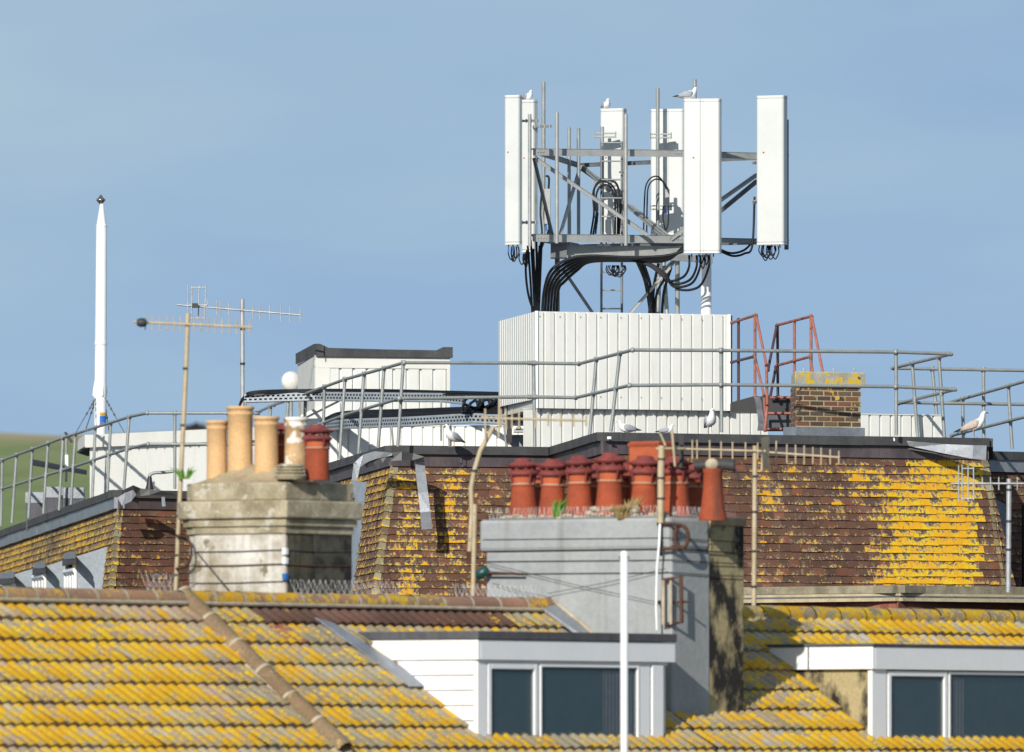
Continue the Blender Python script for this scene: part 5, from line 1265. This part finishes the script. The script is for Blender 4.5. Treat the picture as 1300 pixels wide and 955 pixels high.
# ------------------------------------------------------------ foreground poles and TV aerials
def poly(th,name,pts,r,mt,n=8): m=MB(); m.tube([W(*p) for p in pts],r,n); return m.build(name,mt,th)
def yagi(label,d,pole,boom,els,mt,r_el=.0065,elh=.09,rp=.022,refl=None,polemat=None,tapes=(),extra=None,thick=.012):
    th=thing('tv_aerial',W(*pole[-1][:2],pole[-1][2] if len(pole[-1])>2 else d) if pole else W(boom[0][0],boom[0][1],d),label,'tv aerial','television aerials')
    if pole: 
        poly(th,'pole',[(a[0],a[1],a[2] if len(a)>2 else d) for a in pole],rp,polemat or mt)
        for px,py in tapes: m=MB(); m.tube([W(px,py-1.5,d),W(px,py+1.5,d)],rp*1.18,8); m.build('tape_wrap','wire',th)
    (x0,y0),(x1,y1)=boom; b=poly(th,'boom',[(x0,y0,d-.04),(x1,y1,d-.04)],thick,mt,6)
    for x in els:
        hh=elh
        if isinstance(x,tuple): x,hh=x
        y=y0+(y1-y0)*(x-x0)/(x1-x0); c=W(x,y,d-.04); m=MB(); m.tube([c-Vector((0,0,hh)),c+Vector((0,0,hh))],r_el,5); m.build('element',mt,th)
    if refl:
        m=MB()
        for a,b2 in refl: m.tube([W(*a,d-.06),W(*b2,d-.06)],r_el*1.15,5)
        m.build('reflector',mt,th)
    return th
ya=yagi('tan aerial with long bare boom on the bent tan pole left',127.05,[(238.5,398),(236,470),(232,555),(228,640),(223,752)],((169,408.6),(320,415.6)),
  [184.5,193.5,202.5,212,221,229,246,255,264,273,282,291,300,309,317],'tan_paint',tapes=[(235.5,468),(232,540),(229,600),(225,655),(224,705),(223,730)],elh=.075,rp=.023)
m=MB(); m.lathe([(.03,-.05),(.045,-.02),(.045,.02),(.03,.05)],W(180,409.6,126.95),12,M4=Matrix.Rotation(R(90),4,'Y')); m.build('dipole_box','wire',ya)
m=MB(); m.tube(smooth_path([W(224,680,127.0),W(238,683,126.6),W(243,700,126.5),W(238,718,126.6),W(224,722,127.0)],6),.013,6); m.build('bracket_hoop','rust',ya)
yb=yagi('silver aerial on the straight pole behind the stone chimney, grid reflector at its left',189,[(307.5,380),(308,530)],((224.5,387),(381.5,400)),
  [263,275,279.5,290,321,330,342.5,356.5,368,381],'alloy',elh=.115,rp=.032,r_el=.009,thick=.014,refl=[((238.5,361.5),(238.5,398)),((244,361),(243,409)),((253,361),(251.5,408)),((261.5,361),(259.5,408)),((236,388),(263,387.5)),((243,365),(261,365)),((241,404),(259,404))],tapes=[(308,418),(308,462)])
m=MB(); m.box(W(244,391,188.9),W(251,385,188.7)); m.build('dipole_box','wire',yb)
yc=yagi('tan aerial with kinked pole in front of the middle tiles',131,[(596,703),(599,650),(598,620),(602,598),(610,572),(627,541)],((620,531),(745,534)),[(636,.10),(642,.10),(650,.10),(659,.10),(680,.09),(696,.07),(712,.07),(728,.07),(744,.06)],'tan_paint',rp=.026,refl=[((616,519),(616.5,563)),((634,506),(633,556)),((610,530),(628,531)),((642,533),(643,545))],r_el=.010,tapes=[(602,598)])
poly(yc,'mast_pole',[(603,640,130.5),(600.5,760,130.5)],.026,'tan_paint'); poly(yc,'foot_bracket',[(596,700,131),(597,716,131)],.035,'rust'); poly(yc,'foot_bracket',[(590,735,131.3),(602,735,131.3),(618,742,131.3)],.018,'rust')
yd=yagi('tan aerial with tall end plate on the pole right of the grey chimney',133.5,[(958.5,566),(957,788)],((868,570),(972,573)),[(879,.10),(885,.10),(901,.10),(915.5,.09),(930,.09),(946.5,.09),(962,.09)],'tan_paint',rp=.026,r_el=.009,tapes=[(958,605),(957.5,650),(957,700),(957,745)])
m=MB(); a=W(966,558,133.4); m.prism([W(966,556,133.4),W(976.5,554,133.6),(W(977,597,133.6)),W(968,590,133.4)],(0,.012,0)); m.build('end_plate','tan_paint',yd)
yd2=yagi('shorter tan aerial boom continuing right of the end plate',133.9,[(968,575),(967,600),(958,604)],((984,575),(1066,581)),[(985.5,.13),(999,.10),(1010,.10),(1021,.10),(1032,.09),(1042.5,.09),(1054,.08),(1065,.07)],'tan_paint',rp=.012,r_el=.009)
poly(yd2,'boom',[(968,573.5,133.9),(984,575,133.86)],.012,'tan_paint')
yf=yagi('silver aerial on the shiny pole at the right edge',148,[(1281,608),(1280,752)],((1207,614),(1345,614)),[1247,1257.5,1268,1291.5,1302,1312,1323,1334],'alloy',rp=.030,elh=.075,r_el=.008,refl=[((1217,591),(1217,637)),((1221.5,590),(1221.5,636)),((1229,590),(1229,636)),((1236,590),(1236,635)),((1221,595),(1236,595)),((1220,633),(1236,633))],tapes=[(1281,622),(1280.5,662),(1280.3,698)])
# tan pole with stub aerial in front of the grey chimney
D5=UV(.2,GV1-.2,0).y
py_=thing('aerial_pole',W(839,664,D5),'thick tan pole strapped to the front of the grey chimney','pole')
poly(py_,'pole',[(840,566,D5),(839,600,D5),(838.5,664,D5)],.034,'tan_paint',12)
for y in (583,607,633): m=MB(); m.tube([W(839.5,y-1.2,D5),W(839.5,y+1.2,D5)],.042,10); m.build('tape_wrap','wire',py_)
poly(py_,'cross_arm',[(833,570,D5),(847,569.5,D5),(870,570,D5+.2)],.014,'tan_paint'); poly(py_,'element',[(838,550,D5),(845,566,D5)],.010,'tan_paint'); poly(py_,'element',[(853,545,D5),(857,592,D5)],.013,'tan_paint')
m=MB(); m.box(W(862,594,D5+.3),W(868,552,D5+.34)); m.build('dark_plate','gull_black',py_)
poly(py_,'downlead',[(838,664,D5),(837,690,D5-.05),(834,720,D5-.05),(833,770,D5-.05),(834,800,D5-.05)],.012,'white_upvc')
# white pole nearest the camera
wp=MB(); b0=W(792.5,960,118.5); wp.lathe([(.036,0),(.036,(960-703)*118.5/F),(.030,(960-700)*118.5/F),(.004,(960-699.6)*118.5/F)],b0,16); 
th=thing('white_pole',b0,'slim plain white pole rising in front of the dormer and grey chimney','pole'); wp.build('tube','white_upvc',th)
m=MB(); m.tube([W(786,708,118.5),W(799,708,118.5)],.012,6); m.build('top_bolt','wire',th)
m=MB(); m.lathe([(.036,0),(.036,4.0)],b0-Vector((0,0,4.0)),12); m.build('lower_tube','white_upvc',th)
# street lines at the right: thin dark cables by the grey chimney
